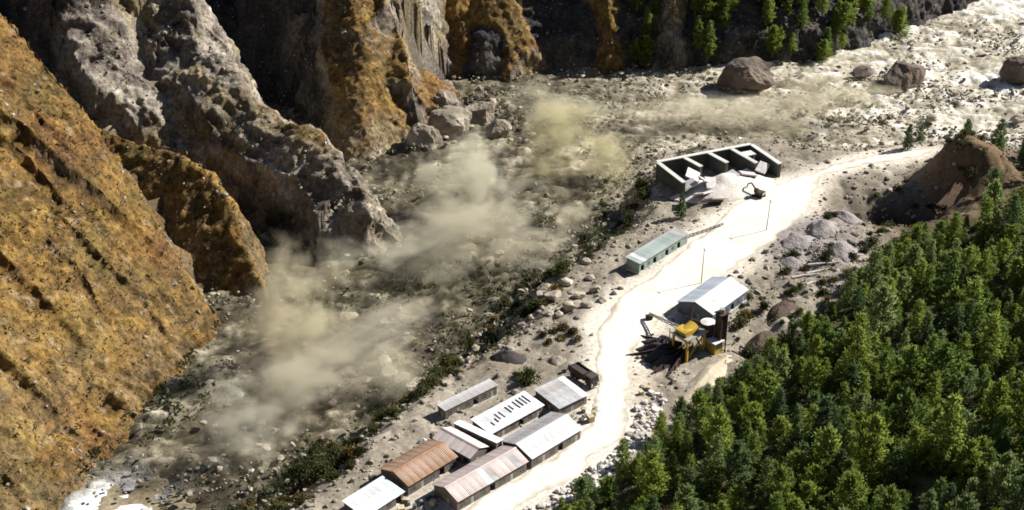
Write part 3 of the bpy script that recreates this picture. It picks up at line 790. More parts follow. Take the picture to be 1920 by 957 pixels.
t = empty('batching_plant', HUB, R(40)); t.scale = (1.6, 1.6, 1.35); tag(t, 'yellow batching plant machinery at the hub of the dark fan', 'batching plant')
m = MB()
for sx in (-1, 1):
    for sy in (-1, 1): m.box((sx * 2.0, sy * 1.6, 2.2), (0.35, 0.35, 5.2))
m.bar((-2, -1.6, 0.2), (2, -1.6, 4.4), 0.2); m.bar((2, 1.6, 0.2), (-2, 1.6, 4.4), 0.2); m.bar((-2, -1.6, 4.4), (-2, 1.6, 0.2), 0.2); m.bar((2, -1.6, 0.2), (2, 1.6, 4.4), 0.2)
m.build('frame', M_YELLOW, t)
MB().box((0, 0, 4.9), (5.0, 4.0, 0.25)).build('platform', M_STEEL, t)
m = MB(); m.tube((-1.1, 0, 5.1), (1.1, 0, 5.9), 1.15, seg=14); m.build('mixer_drum', M_YELLOW, t, smooth=False)
m = MB(); m.prism([(-2.4, -1.2, 6.2), (-0.4, -1.2, 6.2), (-0.9, -1.2, 5.0), (-1.9, -1.2, 5.0)], (0, 2.4, 0)); m.build('hopper', M_YELLOW, t)
m = MB(); m.box((3.6, -2.4, 1.2), (2.0, 2.4, 3.0)); m.build('control_cabin', M_YELLOW, t, bevel=0.05)
MB().box((3.6, -3.62, 1.9), (1.4, 0.06, 1.0)).build('window', M_GLASS, t)
MB().box((3.6, -2.4, 2.78), (2.3, 2.7, 0.14)).build('cabin_roof', M_WHITEPAINT, t)
m = MB(); m.bar((2.0, 2.2, 0.2), (5.6, 4.8, 5.4), 0.9, 0.5); m.build('conveyor', M_RUSTBEAM, t)
m = MB()
for q in range(9): m.bar((-2.6, 2.0 + 0 * q, 0.2), (-2.6, 2.0, 5.9), 0.1)
m.build('ladder', M_STEEL, t)

b0, b1 = HUB + Vector((-1.0, 1.6, 6.0)), Vector((38.2, 338.0, HUB.z + 2.2))
t = empty('scraper_boom', HUB, 0); tag(t, 'grey lattice scraper boom reaching left from the batching plant', 'boom')
d = (b1 - b0); u = d.normalized(); sd = u.cross(Vector((0, 0, 1))).normalized() * 0.55; upv = Vector((0, 0, 0.8))
m = MB(); o_ = -HUB
for q in (sd, -sd): m.bar(b0 + q + o_, b1 + q * 0.5 + o_, 0.2)
m.bar(b0 + upv + o_, b1 + upv * 0.5 + o_, 0.2); m.build('chord', M_STEEL, t)
m = MB(); K = 12
for k in range(K):
    p, q = b0.lerp(b1, k / K) + o_, b0.lerp(b1, (k + 1) / K) + o_
    s1 = sd if k % 2 else -sd
    m.bar(p + s1 * 0.9, q + upv * 0.8, 0.1); m.bar(p + upv * 0.8, q - s1 * 0.9, 0.1); m.bar(p + s1 * 0.9, q - s1 * 0.9, 0.09)
m.build('lacing', M_STEEL, t)
m = MB(); m.prism([(-0.9, -0.6, 0), (0.9, -0.6, 0), (1.1, -0.6, 1.1), (-1.1, -0.6, 1.1)], (0, 1.2, 0)); m.build('bucket', M_RUSTBEAM, t, loc=b1 + o_ + Vector((0, 0, -1.6)))

# brown tower and white silo
tz = ground_z(55.8, 322.5)
t = empty('plant_tower', (55.8, 322.5, tz), R(35)); tag(t, 'tall brown steel tower with dark cap beside the white silo', 'tower')
m = MB()
for sx in (-1, 1):
    for sy in (-1, 1): m.box((sx * 1.05, sy * 1.05, 5.5), (0.28, 0.28, 12.0))
m.build('frame', M_RUSTBEAM, t)
MB().box((0, 0, 7.2), (1.9, 1.9, 7.6)).build('casing', M_RUSTBEAM, t)
m = MB()
for k in range(5):
    z = 0.4 + k * 2.3
    for s in (-1, 1):
        m.bar((-1.05, s * 1.17, z), (1.05, s * 1.17, z + 2.2), 0.12); m.bar((s * 1.17, 1.05, z), (s * 1.17, -1.05, z + 2.2), 0.12)
m.build('bracing', M_RUSTBEAM, t)
MB().box((0, 0, 11.65), (3.0, 3.0, 0.25)).build('cap', M_TRUCK, t)
m = MB(); m.tube((0, 0, 11.8), (0, 0, 12.9), 0.75, seg=12); m.build('filter', M_STEEL, t)
sx_, sy_ = 52.6, 324.6; tz = ground_z(sx_, sy_)
t = empty('cement_silo', (sx_, sy_, tz)); tag(t, 'brown cement silo with shining white round top in front of the pale blue shed', 'silo')
m = MB(); m.tube((0, 0, 3.2), (0, 0, 7.0), 2.05, seg=24); m.build('barrel', M_RUSTBEAM, t)
m = MB(); m.tube((0, 0, 7.0), (0, 0, 7.5), 2.05, 0.6, seg=24); m.build('dome', M_WHITEPAINT, t)
m = MB(); m.tube((0, 0, 1.2), (0, 0, 3.2), 0.4, 2.05, seg=24); m.build('cone', M_STEEL, t)
for a in range(4):
    c, s = math.cos(R(45 + 90 * a)) * 1.7, math.sin(R(45 + 90 * a)) * 1.7
    MB().box((c, s, 1.6), (0.25, 0.25, 4.2)).build('leg', M_RUSTBEAM, t)

# ------------------------------------------------------------------ dark truck
def truck(label, x, y, ang):
    t = empty('tipper_truck', (x, y, ground_z(x, y) + 0.05), R(ang)); tag(t, label, 'truck'); t.scale = (1.25, 1.25, 1.25)
    MB().box((0, 0, 0.95), (7.4, 0.9, 0.28)).build('chassis', M_RUSTBEAM, t)
    m = MB()
    m.box((-1.1, 0, 1.25), (4.8, 2.3, 0.16)); m.box((-1.1, 1.12, 2.0), (4.8, 0.1, 1.4)); m.box((-1.1, -1.12, 2.0), (4.8, 0.1, 1.4)); m.box((1.26, 0, 2.1), (0.1, 2.3, 1.7)); m.box((-3.46, 0, 1.9), (0.1, 2.3, 1.2))
    for k in range(5):
        for s in (-1, 1): m.box((-3.2 + k * 1.05, s * 1.2, 2.0), (0.12, 0.08, 1.4))
    body = m.build('tipper_body', M_TRUCK, t)
    MB().box((-1.1, 0, 1.9), (4.5, 2.1, 0.9)).build('load', M_AGG, body)
    m = MB(); m.prism([(1.55, -1.15, 0.85), (3.5, -1.15, 0.85), (3.5, -1.15, 1.9), (3.25, -1.15, 2.85), (1.55, -1.15, 2.85)], (0, 2.3, 0)); cab = m.build('cab', M_TRUCK, t, bevel=0.05)
    MB().prism([(3.52, -0.95, 1.95), (3.52, 0.95, 1.95), (3.30, 0.95, 2.72), (3.30, -0.95, 2.72)], (0.02, 0, 0.01)).build('windscreen', M_GLASS, cab)
    for s in (-1, 1):
        MB().box((2.5, s * 1.17, 2.25), (0.9, 0.04, 0.65)).build('side_window', M_GLASS, cab)
        MB().box((3.55, s * 0.8, 1.15), (0.08, 0.3, 0.22)).build('headlight', M_WHITEPAINT, t)
        for x_ in (2.6, -1.4, -2.6):
            w = MB(); w.tube((x_, s * 0.75, 0.5), (x_, s * 1.15, 0.5), 0.52, seg=16); w = w.build('wheel', M_TYRE, t)
            MB().tube((x_, s * 1.15, 0.5), (x_, s * 1.18, 0.5), 0.27, seg=10).build('rim', M_STEEL, w)
    MB().box((3.6, 0, 0.75), (0.16, 2.3, 0.3)).build('bumper', M_STEEL, t)
    return t
truck('dark tipper truck parked by the road next to the squarish grey shed', 18.6, 306.6, -52)

# small excavator half buried in the pale debris by the intake
def excavator(label, x, y, ang, mat):
    t = empty('excavator', (x, y, ground_z(x, y) + 0.02), R(ang)); tag(t, label, 'excavator')
    for s in (-1, 1):
        m = MB(); m.prism([(-1.9, s * 1.2 - 0.28, 0.25), (-1.5, s * 1.2 - 0.28, 0), (1.5, s * 1.2 - 0.28, 0), (1.9, s * 1.2 - 0.28, 0.25), (1.9, s * 1.2 - 0.28, 0.6), (1.5, s * 1.2 - 0.28, 0.85), (-1.5, s * 1.2 - 0.28, 0.85), (-1.9, s * 1.2 - 0.28, 0.6)], (0, 0.56, 0)); m.build('track', M_TYRE, t)
    MB().box((-0.5, 0, 1.5), (3.0, 2.5, 1.0)).build('body', mat, t, bevel=0.1)
    c = MB().box((0.6, 0.75, 2.3), (1.4, 0.95, 1.5)).build('cab', mat, t, bevel=0.08)
    MB().box((1.32, 0.75, 2.45), (0.04, 0.75, 0.9)).build('window', M_GLASS, c)
    MB().box((-1.7, 0, 1.55), (0.7, 2.3, 0.9)).build('counterweight', M_STEEL, t, bevel=0.08)
    MB().bar((0.9, -0.3, 1.6), (3.2, -0.3, 3.9), 0.45, 0.35).bar((3.2, -0.3, 3.9), (4.4, -0.3, 3.2), 0.4, 0.32).build('boom', mat, t)
    MB().bar((4.4, -0.3, 3.3), (5.0, -0.3, 1.1), 0.32, 0.28).build('stick', mat, t)
    MB().prism([(4.6, -0.9, 1.1), (5.4, -0.9, 1.1), (5.3, -0.9, 0.3), (4.8, -0.9, 0.2)], (0, 1.2, 0)).build('bucket', M_RUSTBEAM, t)
    return t
excavator('dark excavator standing in front of the roofless intake building', 81.0, 417.0, 140, M_TRUCK)

# ------------------------------------------------------------------ pole, railing, box, logs
def pole(label, x, y, h, lean=0.0):
    t = empty('utility_pole', (x, y, ground_z(x, y)), R(30)); tag(t, label, 'pole', None)
    MB().tube((0, 0, -0.4), (lean, 0, h), 0.16, 0.10, seg=8).build('mast', M_WOOD, t)
    MB().box((lean * 0.93, 0, h - 0.6), (0.12, 1.6, 0.12)).build('cross_arm', M_WOOD, t)
    for s in (-0.65, 0, 0.65):
        MB().tube((lean * 0.93, s, h - 0.54), (lean * 0.93, s, h - 0.26), 0.07, 0.05, seg=6).build('insulator', M_WHITEPAINT, t)
pole('thin brown utility pole behind the pale blue shed', 55.2, 358.6, 11.5, 0.3)
pole('leaning utility pole on the far side of the open yard', 79.5, 392.0, 10.5, 0.6)

ra, rb = Vector((54.8, 387.4, 0)), Vector((66.5, 395.6, 0))
t = empty('guard_rail', (ra.x, ra.y, ground_z(ra.x, ra.y))); tag(t, 'dark guard rail running up the yard from the site office', 'guard rail')
for k in range(9):
    p = ra.lerp(rb, k / 8); MB().box((p.x - ra.x, p.y - ra.y, 0.5), (0.16, 0.16, 1.3)).build('post', M_RUSTBEAM, t)
for z in (0.6, 1.05):
    MB().bar((0, 0, z), (rb.x - ra.x, rb.y - ra.y, z), 0.12, 0.26).build('rail', M_RUSTBEAM, t)

t = empty('water_tank', (37.0, 287.4, ground_z(37.0, 287.4)), R(20)); tag(t, 'small dark upright tank among the white riprap stones', 'tank')
MB().tube((0, 0, -0.3), (0, 0, 2.6), 0.95, 0.9, seg=14).build('barrel', M_TRUCK, t)
MB().tube((0, 0, 2.6), (0, 0, 2.85), 0.9, 0.35, seg=14).build('lid', M_TRUCK, t)

for k, (x, y, a, ln) in enumerate(((86.5, 363.0, 15, 9.0), (90.5, 365.5, 22, 8.0), (93.0, 369.0, 10, 10.0), (88.5, 360.0, 30, 6.0))):
    lab = ['longest pale log lying at the upper edge of the forest', 'pale log in the middle of the heap at the forest edge', 'uppermost pale log of the heap at the forest edge', 'short pale log nearest the pale blue shed'][k]
    n = 9; pts = []
    m = MB(); p = Vector((-ln / 2, 0, 0))
    for q in range(4):
        nx = Vector((-ln / 2 + ln * (q + 1) / 4, random.uniform(-0.2, 0.2), random.uniform(-0.05, 0.12)))
        m.tube(p, nx, 0.42 - 0.06 * q, 0.36 - 0.06 * q, seg=9); p = nx
    m.tube((0.5, 0, 0.2), (1.1, 0.9, 0.7), 0.13, 0.05, seg=6)
    o = m.build('fallen_log', M_LOG, None, loc=(x, y, ground_z(x, y) + 0.35), rot=(0, 0, R(a)))
    tag(o, lab, 'log', 'fallen logs at the forest edge')

# ------------------------------------------------------------------ boulders and rubble
def craggy(seed, mat, sub=5, flat=1.0):
    bm = bmesh.new(); bmesh.ops.create_icosphere(bm, subdivisions=sub, radius=1.0)
    co = np.array([v.co[:] for v in bm.verts], np.float32); r_ = np.random.default_rng(seed)
    for _ in range(9):
        d = r_.normal(size=3); d /= np.linalg.norm(d); q = co @ d; h = r_.uniform(0.5, 0.85)
        co -= np.maximum(q - h, 0)[:, None] * d
    n_ = co / np.linalg.norm(co, axis=1, keepdims=True)
    x, y, z = co.T
    co += n_ * (0.24 * fbm(x, y, z, s=0.8, seed=seed, oct=5, gain=0.65, lin=True) + 0.07 * fbm(x, y, z * 0.5, s=0.4, seed=seed + 3, oct=3, ridged=True))[:, None]
    co[:, 2] *= flat
    for v, c in zip(bm.verts, co): v.co = c
    me = bpy.data.meshes.new('boulder'); bm.to_mesh(me); bm.free(); me.materials.append(mat)
    return me
M_DEBRIS = surf_mat('flood_stones', [(0.32, (0.095, 0.078, 0.055)), (0.5, (0.23, 0.20, 0.15)), (0.72, (0.50, 0.46, 0.38))], scale=0.3, rough=0.9, bump=0.3, detail=4)
ROCKS = [craggy(k, M_BOULDER, 3, 0.75) for k in range(8)]
M_RIPRAP = surf_mat('white_riprap', [(0.25, (0.40, 0.37, 0.33)), (0.5, (0.60, 0.57, 0.53)), (0.8, (0.78, 0.76, 0.72))], scale=0.5, rough=0.95, bump=0.5, bdist=0.2, vary=0.2)
ROCKS_W = [craggy(40 + k, M_RIPRAP, 3, 0.8) for k in range(6)]
ROCKS_D = [craggy(20 + k, M_BOULDER_DARK, 3, 0.8) for k in range(3)]
ROCKS_D += [craggy(80 + k, M_BOULDER_DARK) for k in range(3)]
def boulder(label, x, y, s, dark=False, group=None, sink=0.25, z=None, rz=None, k=None):
    me = random.choice(ROCKS_W) if dark == 'white' else random.choice(ROCKS_D[:3] if dark else ROCKS[:8]) if k is None else (ROCKS_D if dark else ROCKS)[k]
    sz = (s * random.uniform(0.85, 1.2), s * random.uniform(0.8, 1.1), s * random.uniform(0.7, 1.0)) if not isinstance(s, tuple) else s
    z0 = (ground_z(x, y) if z is None else z) + sz[2] * (0.6 - sink)
    o = mesh_obj('riprap_stone' if dark == 'white' else 'boulder', me, loc=(x, y, z0), rot=(random.uniform(-.2, .2), random.uniform(-.2, .2), random.uniform(0, 6.3) if rz is None else rz))
    o.scale = sz
    return tag(o, label, 'riprap stone' if dark == 'white' else 'boulder', group)
def water_z(x, y): return -11.2 + 0.012 * (y - 400) + 0.006 * x
boulder('huge dark brown boulder standing in the flood upstream of the intake building', 96.5, 541.0, (13.5, 8.5, 8.0), True, None, 0.1, water_z(91, 516), 0.1, 5)
boulder('large dark boulder in the flood below the pale gravel at upper right', 161.0, 542.0, (11, 8, 8), True, None, 0.05, water_z(153, 520), 0.9, 4)
boulder('dark boulder at the right border of the photo in the upstream flood', 209.0, 545.0, (9, 8, 7), True, None, 0.1, water_z(205, 525), 0.5, 5)
boulder('low dark boulder to the left of the large one at upper right', 146.0, 552.0, (5, 4, 3), True, None, 0.1, water_z(136, 524), 0.5, 2)
for k, (x, y, s_) in enumerate(((-36, 332, 3.0), (-33.5, 327, 3.4), (-30, 324, 2.6), (-27.5, 321, 2.2))):
    boulder(['uppermost', 'biggest', 'third', 'lowest'][k] + ' pale boulder of the short row in the flood behind the camp', x, y, s_, False, 'row of pale boulders in the flood', 0.1, water_z(x, y))
nfl = 0
M_OUTCROP = surf_mat('stained_outcrop', [(0.25, (0.09, 0.075, 0.06)), (0.5, (0.24, 0.205, 0.16)), (0.75, (0.46, 0.42, 0.35))], scale=0.9, rough=0.95, bump=0.9, bdist=0.4, detail=9)
ROCKS += [craggy(120 + k, M_OUTCROP) for k in range(5)]
for k, (x, y, sz_, rz_) in enumerate(((-24, 497, (11, 8, 7.5), 0.3), (-12, 508, (9, 7, 6), 1.2), (-27, 512, (9, 7, 8), 2.0), (-4, 494, (6, 5, 4), 0.8), (-33, 484, (7, 6, 6), 2.6))):
    boulder(['broad pale outcrop at the foot of the second rock spur', 'pale outcrop to the right of the broad one', 'pale outcrop hard against the second rock spur', 'small pale outcrop standing out into the flood', 'pale outcrop on the left of the broad one'][k], x, y, sz_, False, 'pale outcrops at the cliff foot', 0.35, water_z(x, y), rz_, 8 + k)
FZ = [((-34, 8), (478, 530), 34, 'pale boulder in the debris fan under the second rock spur'), ((20, 110), (500, 552), 26, 'boulder rolling in the foaming upstream flood'), ((115, 230), (490, 600), 26, 'boulder in the pale flood at upper right'),
      ((-70, 5), (345, 420), 16, 'boulder in the dark flood between the spur and the yard'), ((-85, -30), (285, 345), 14, 'boulder in the flood at the foot of the grassy slope')]
for (xa, xb), (ya, yb), cnt, lab in FZ:
    q = 0
    xs = rng.uniform(xa, xb, 600); ys = rng.uniform(ya, yb, 600); dv_ = valley(xs, ys)[1]; zm_ = mountain(xs, ys)[0]
    for x, y, d_, zm in zip(xs, ys, dv_, zm_):
        if d_ > 0 or zm > -13: continue
        big = float(np.exp(rng.normal(0.05, 0.45)))
        lb = ('small ' if big < 1.0 else 'large ' if big > 1.8 else 'middling ') + ('dark ' if q % 4 == 3 else 'pale ') + lab.replace('pale boulder', 'boulder')
        boulder(lb, float(x), float(y), min(big, 3.2), q % 4 == 3, 'boulders carried by the flood', 0.2, water_z(x, y) + 0.3)
        q += 1
        if q >= cnt: break
for k, (px, py, s) in enumerate(((12, 367, 2.0), (17, 371, 1.7), (22, 372, 1.9), (10, 361, 2.6), (16, 360, 2.2), (23, 363, 1.6), (12, 352, 2.9), (19, 351, 2.3), (24, 355, 1.8), (16, 344, 2.4), (21, 345, 1.9), (8, 356, 2.2), (26, 349, 1.4), (13, 341, 1.8))):
    boulder('sunlit pale boulder in the rock heap left of the yard, river side', px, py, s, False, 'rock heap between the yard and the flood')
# riprap stones beside the road
n = 0
for k in range(1500):
    f = random.random(); a = Vector((4, 246, 0)).lerp(Vector((40, 300, 0)), f); off = random.uniform(-4.5, 4.5)
    x, y = a.x + off * 0.83, a.y - off * 0.56
    dR_ = float(poly_dist(np.array([x]), np.array([y]), ROAD)[0][0])
    if dR_ < 6.2 or dR_ > 13: continue
    boulder('white riprap stone in the bank between the road and the forest', x, y, random.uniform(0.5, 1.2), 'white', 'white riprap beside the road')
    n += 1
    if n >= 190: break

def scatter_mesh(name, P, S, mat, seed, flat=0.7):
    """thousands of small stones as one mesh: jittered 12-vertex solids"""
    g = (1 + 5 ** 0.5) / 2
    base = np.array([(-1, g, 0), (1, g, 0), (-1, -g, 0), (1, -g, 0), (0, -1, g), (0, 1, g), (0, -1, -g), (0, 1, -g), (g, 0, -1), (g, 0, 1), (-g, 0, -1), (-g, 0, 1)], np.float32) / 1.9
    tri = np.array([(0, 11, 5), (0, 5, 1), (0, 1, 7), (0, 7, 10), (0, 10, 11), (1, 5, 9), (5, 11, 4), (11, 10, 2), (10, 7, 6), (7, 1, 8), (3, 9, 4), (3, 4, 2), (3, 2, 6), (3, 6, 8), (3, 8, 9), (4, 9, 5), (2, 4, 11), (6, 2, 10), (8, 6, 7), (9, 8, 1)], np.int32)
    r_ = np.random.default_rng(seed); n = len(P)
    v = base[None] * (1 + r_.uniform(-0.3, 0.3, (n, 12, 3))) * S[:, None, None]
    sc = r_.uniform(0.65, 1.35, (n, 1, 3)); sc[..., 2] *= flat; v = v * sc
    a = r_.uniform(0, 6.28, n); c, s = np.cos(a)[:, None], np.sin(a)[:, None]
    v = np.stack([v[..., 0] * c - v[..., 1] * s, v[..., 0] * s + v[..., 1] * c, v[..., 2]], -1) + P[:, None]
    f = tri[None] + (np.arange(n) * 12)[:, None, None]
    me = np_mesh(name, v.reshape(-1, 3), f.reshape(-1, 3), mat, False)
    return me

# loose stones on the terrace bank, along the flood and in the yard edges
X = rng.uniform(-110, 230, 80000); Y = rng.uniform(230, 500, 80000)
Zv, dv, ev = valley(X, Y); Zm = mountain(X, Y)[0]
rd, _, re_, _ = poly_dist(X, Y, ROAD); onroad = rd - re_[..., 0]
pr = 0.6 * np.exp(-((dv - 6) / 9) ** 2) + 0.22 * (dv > 12) * (0.6 + fbm(X, Y, s=14, seed=99, oct=3)) + 0.35 * np.exp(-(((X - 94) / 16) ** 2 + ((Y - 380) / 18) ** 2)) + 0.4 * np.exp(-((onroad - 3.0) / 2.5) ** 2) * (ev > -12)
ok = (onroad > 0.6) & (Zm < -15) & (ev < 3) & (rng.random(80000) < pr * 1.1) & in_view(X, Y, Zv, 1.2, 1.3)
S = np.exp(rng.normal(-0.95, 0.5, 80000)).clip(0.15, 1.2)
P = np.stack([X, Y, Zv + S * 0.15], -1)[ok]
tag(mesh_obj('rubble', scatter_mesh('rubble', P, S[ok], M_RUBBLE, 5)), 'pale loose stones strewn over the terrace and the flood bank', 'rubble', kind='stuff')
# rock and timber debris churned along in the flood
X = rng.uniform(-115, 260, 90000); Y = rng.uniform(225, 620, 90000)
Zv, dv, ev = valley(X, Y); Zm = mountain(X, Y)[0]
cl = fbm(X, Y, s=20, seed=97, oct=4, gain=0.6)
ok = (dv < 2) & (Zm < -9) & in_view(X, Y, Zv, 1.15, 1.2) & (rng.random(90000) < (1 - 0.45 * sstep(40, -10, X)) * np.clip(0.2 + 1.3 * cl + 0.25 * np.exp(-((dv + 2) / 6) ** 2), 0, 1))
S = np.exp(rng.normal(-0.95, 0.5, 90000)).clip(0.15, 1.1)
P = np.stack([X, Y, water_z(X, Y) + 1.7 * 0.1 + rng.normal(0.2, 0.5, 90000)], -1)[ok]
tag(mesh_obj('flood_debris', scatter_mesh('flood_debris', P, S[ok], M_DEBRIS, 8)), 'stones and broken debris churning all along the flood', 'debris', kind='stuff')
# stones breaking through the hillsides
H = np.concatenate(HILL_PTS)
i = rng.choice(len(H), 16000, replace=False); h = H[i]; h = h[rng.random(len(h)) < (0.12 + 0.5 * h[:, 3] + 0.9 * fbm(h[:, 0], h[:, 1], h[:, 2], s=10, seed=95, oct=3))]
S = np.exp(rng.normal(-1.15, 0.5, len(h))).clip(0.15, 1.2)
tag(mesh_obj('scree', scatter_mesh('scree', h[:, :3] + [0, 0, 0.05], S, M_RUBBLE, 6, 0.9)), 'stones and outcrops poking out of the grassy hillside', 'stones', kind='stuff')

# broken slabs inside and before the intake
M_SILT = surf_mat('pale_silt', [(0.3, (0.50, 0.46, 0.41)), (0.7, (0.72, 0.68, 0.62))], scale=0.4, bump=0.5, bdist=0.4)
for k, (x, y, z, sx, sy, a, b_, c_) in enumerate(((58.0, 419.5, 3.2, 5.5, 3.6, 14, -18, 20), (62.5, 415.5, 2.0, 6.5, 4.2, -22, 12, 50), (66.5, 420.0, 3.4, 6.0, 5.0, 26, 10, 10), (72.0, 425.0, 3.6, 6.5, 4.0, 8, -14, 30), (79.0, 428.5, 3.0, 5.5, 4.4, -10, 9, 5), (60.0, 425.0, 4.2, 5.6, 4.6, 24, -8, 75), (55.0, 411.0, 0.6, 4.0, 2.2, 30, 12, 100), (67.0, 412.5, 1.4, 5.5, 3.4, -30, 6, 15), (63.5, 420.5, 4.4, 4.5, 3.0, 10, 28, 40), (84.5, 433.0, 3.2, 5.0, 3.6, 12, -20, 60))):
    lab = ['tilted grey slab at the left corner of the intake building', 'broken slab resting low in front of the intake building', 'slab slumped against the first dividing wall', 'pale slab spilling from the middle bays of the intake', 'pale slab below the right bays of the intake', 'pale slab inside the leftmost bay of the intake', 'narrow slab sliding down the dark left corner', 'steeply tipped slab over the dark hole before the intake', 'topmost slab of the jumble at the left bays', 'pale slab inside the rightmost bay of the intake'][k]
    o = MB().box((0, 0, 0), (sx, sy, 0.5)).build('concrete_slab', M_SLAB, None, loc=(x, y, z), rot=(R(a), R(b_), R(c_)), bevel=0.08)
    tag(o, lab, 'slab', 'broken slabs of the intake')
heap('silt_heap', 'pale silt and debris spilling out of the intake building bays', 'silt heap', (71, 423.5), 19, 9.0, 5.2, M_SILT, 61, R(22))
heap('silt_heap', 'white silt heap filling the left bays of the intake', 'silt heap', (61, 424), 7.0, 6.0, 4.4, M_SILT, 62, R(22))
heap('silt_heap', 'white silt heap in the rightmost bay of the intake', 'silt heap', (79, 433), 6.0, 5.5, 3.6, M_SILT, 64, R(22))
heap('earth_mound', 'curved tan earth bank between batching plant and forest', 'earth mound', (51, 309), 15, 4.2, 2.4, surf_mat('tan_earth', [(0.3, (0.36, 0.30, 0.21)), (0.7, (0.56, 0.49, 0.37))], scale=0.6, bump=0.5), 63, R(58))

# ------------------------------------------------------------------ clutter of the camp
M_DRUM = surf_mat('drum_paint', [(0.3, (0.10, 0.12, 0.16)), (0.7, (0.20, 0.16, 0.12))], scale=0.8, rough=0.6, bump=0.1, vary=0.3)
M_CRATE = surf_mat('crate_board', [(0.3, (0.38, 0.32, 0.20)), (0.7, (0.58, 0.50, 0.34))], scale=1.5, rough=0.9, bump=0.2, vary=0.2)
M_TARP = surf_mat('pale_tarpaulin', [(0.3, (0.62, 0.58, 0.50)), (0.7, (0.78, 0.74, 0.66))], scale=0.7, rough=0.8, bump=0.4)
def drum(label, x, y, lying=False):
    z = ground_z(x, y); m = MB(); m.tube((0, 0, 0), (0, 0, 0.95), 0.36, seg=14)
    for q in (0.02, 0.33, 0.63, 0.93): m.tube((0, 0, q - 0.03), (0, 0, q + 0.03), 0.39, seg=14)
    o = m.build('oil_drum', M_DRUM, None, loc=(x, y, z + (0.4 if lying else 0)), rot=(R(90) if lying else 0, 0, random.uniform(0, 6)))
    o.scale = (1.25,) * 3
    tag(o, label, 'drum', 'drums lying about the camp')
def crate(label, x, y, s):
    z = ground_z(x, y); t = empty('crate', (x, y, z), random.uniform(0, 1.5)); t.scale = (s, s, s * random.uniform(0.7, 1.1)); tag(t, label, 'crate', 'crates lying about the camp')
    for q in range(4):
        for sd in (-1, 1):
            MB().box((0, sd * 0.5, 0.14 + q * 0.25), (1.0, 0.05, 0.22)).build('board', M_CRATE, t); MB().box((sd * 0.475, 0, 0.14 + q * 0.25), (0.05, 0.94, 0.22)).build('board', M_CRATE, t)
    MB().box((0, 0, 1.02), (1.06, 1.06, 0.05)).build('lid', M_CRATE, t)
for x, y, lab in ((-22, 254, 'between white shed and pink shed'), (-20.5, 255.5, 'between white shed and pink shed'), (-23.5, 255, 'between white shed and pink shed'), (-19.5, 257, 'between white shed and pink shed'), (-21, 252.5, 'between white shed and pink shed'),
                  (17.5, 289, 'on the road side of the squarish grey shed'), (18.6, 290.5, 'on the road side of the squarish grey shed'), (-13.5, 284.5, 'beside the narrow white canopy'), (-15, 285.5, 'beside the narrow white canopy'), (14, 312, 'behind the dark truck'), (15.2, 313.4, 'behind the dark truck'), (16.2, 311.8, 'behind the dark truck')):
    drum('rusty blue drum ' + lab, x, y, random.random() < 0.4)
for x, y, s_, lab in ((-25, 253, 1.5, 'large pale crate beside the white shed'), (-18, 255, 1.3, 'crate at the open end of the pink shed'), (-24.5, 256.8, 1.1, 'small crate behind the white shed'), (19.5, 288.5, 1.5, 'large crate on the road side of the squarish shed'), (20.5, 291, 1.2, 'smaller crate on the road side of the squarish shed'), (18, 292.5, 1.0, 'smallest crate beside the squarish shed'), (-17.5, 283.5, 1.3, 'crate behind the small crosswise pink shed'), (35, 303, 1.3, 'crate below the tips of the dark fan'), (33, 300.5, 1.0, 'small crate beside the road below the dark fan')):
    crate(lab, x, y, s_)
heap('tarpaulin_pile', 'pale tarpaulin bundle behind the rust brown shed', 'tarpaulin', (-21.5, 280.5), 2.0, 1.6, 1.4, M_TARP, 71)
heap('tarpaulin_pile', 'pale tarpaulin heap on the road side of the squarish grey shed', 'tarpaulin', (21.5, 293.5), 2.0, 1.7, 1.2, M_TARP, 72)
heap('gravel_heap', 'grey gravel heap left of the road opposite the dark fan', 'gravel heap', (12, 318), 4.5, 3.2, 1.8, M_RUBBLE, 73)
heap('gravel_heap', 'dark gravel heap behind the narrow grey shed', 'gravel heap', (-1.5, 318), 5.0, 3.4, 2.6, M_AGG, 74)

M_GREYROCK = surf_mat('grey_spoil', [(0.3, (0.16, 0.14, 0.135)), (0.7, (0.36, 0.33, 0.315))], scale=0.5, bump=0.8, bdist=0.5)
for k, (x, y, rx, ry, h, lab) in enumerate(((88, 384, 8, 5, 2.6, 'long grey spoil heap on the right of the open yard'), (97, 392, 7, 5, 3.0, 'highest grey spoil heap on the right of the open yard'), (100, 378, 7, 4.5, 2.4, 'grey spoil heap nearest the forest beside the yard'), (84, 372, 5, 4, 1.8, 'small grey spoil heap behind the pale blue shed'), (106, 402, 8, 5, 2.6, 'grey spoil heap at the left lip of the dark ravine'))):
    heap('spoil_heap', lab, 'spoil heap', (x, y), rx, ry, h, M_GREYROCK, 200 + k, R(30 + 23 * k), 'grey spoil heaps beside the yard')
M_SHADE_EARTH = surf_mat('shade_dark_earth', [(0.3, (0.05, 0.035, 0.028)), (0.7, (0.13, 0.095, 0.07))], scale=0.6, bump=0.8, bdist=0.5)  # shade on the bank put into a dark earth colour
heap('earth_mound', 'shade toned earth bank right of the brown tower', 'earth mound', (69, 331), 9, 4.0, 3.2, M_SHADE_EARTH, 210, R(50))
heap('earth_mound', 'shade toned earth bank behind the pale blue shed', 'earth mound', (76, 343), 8, 3.6, 2.8, M_SHADE_EARTH, 211, R(55))

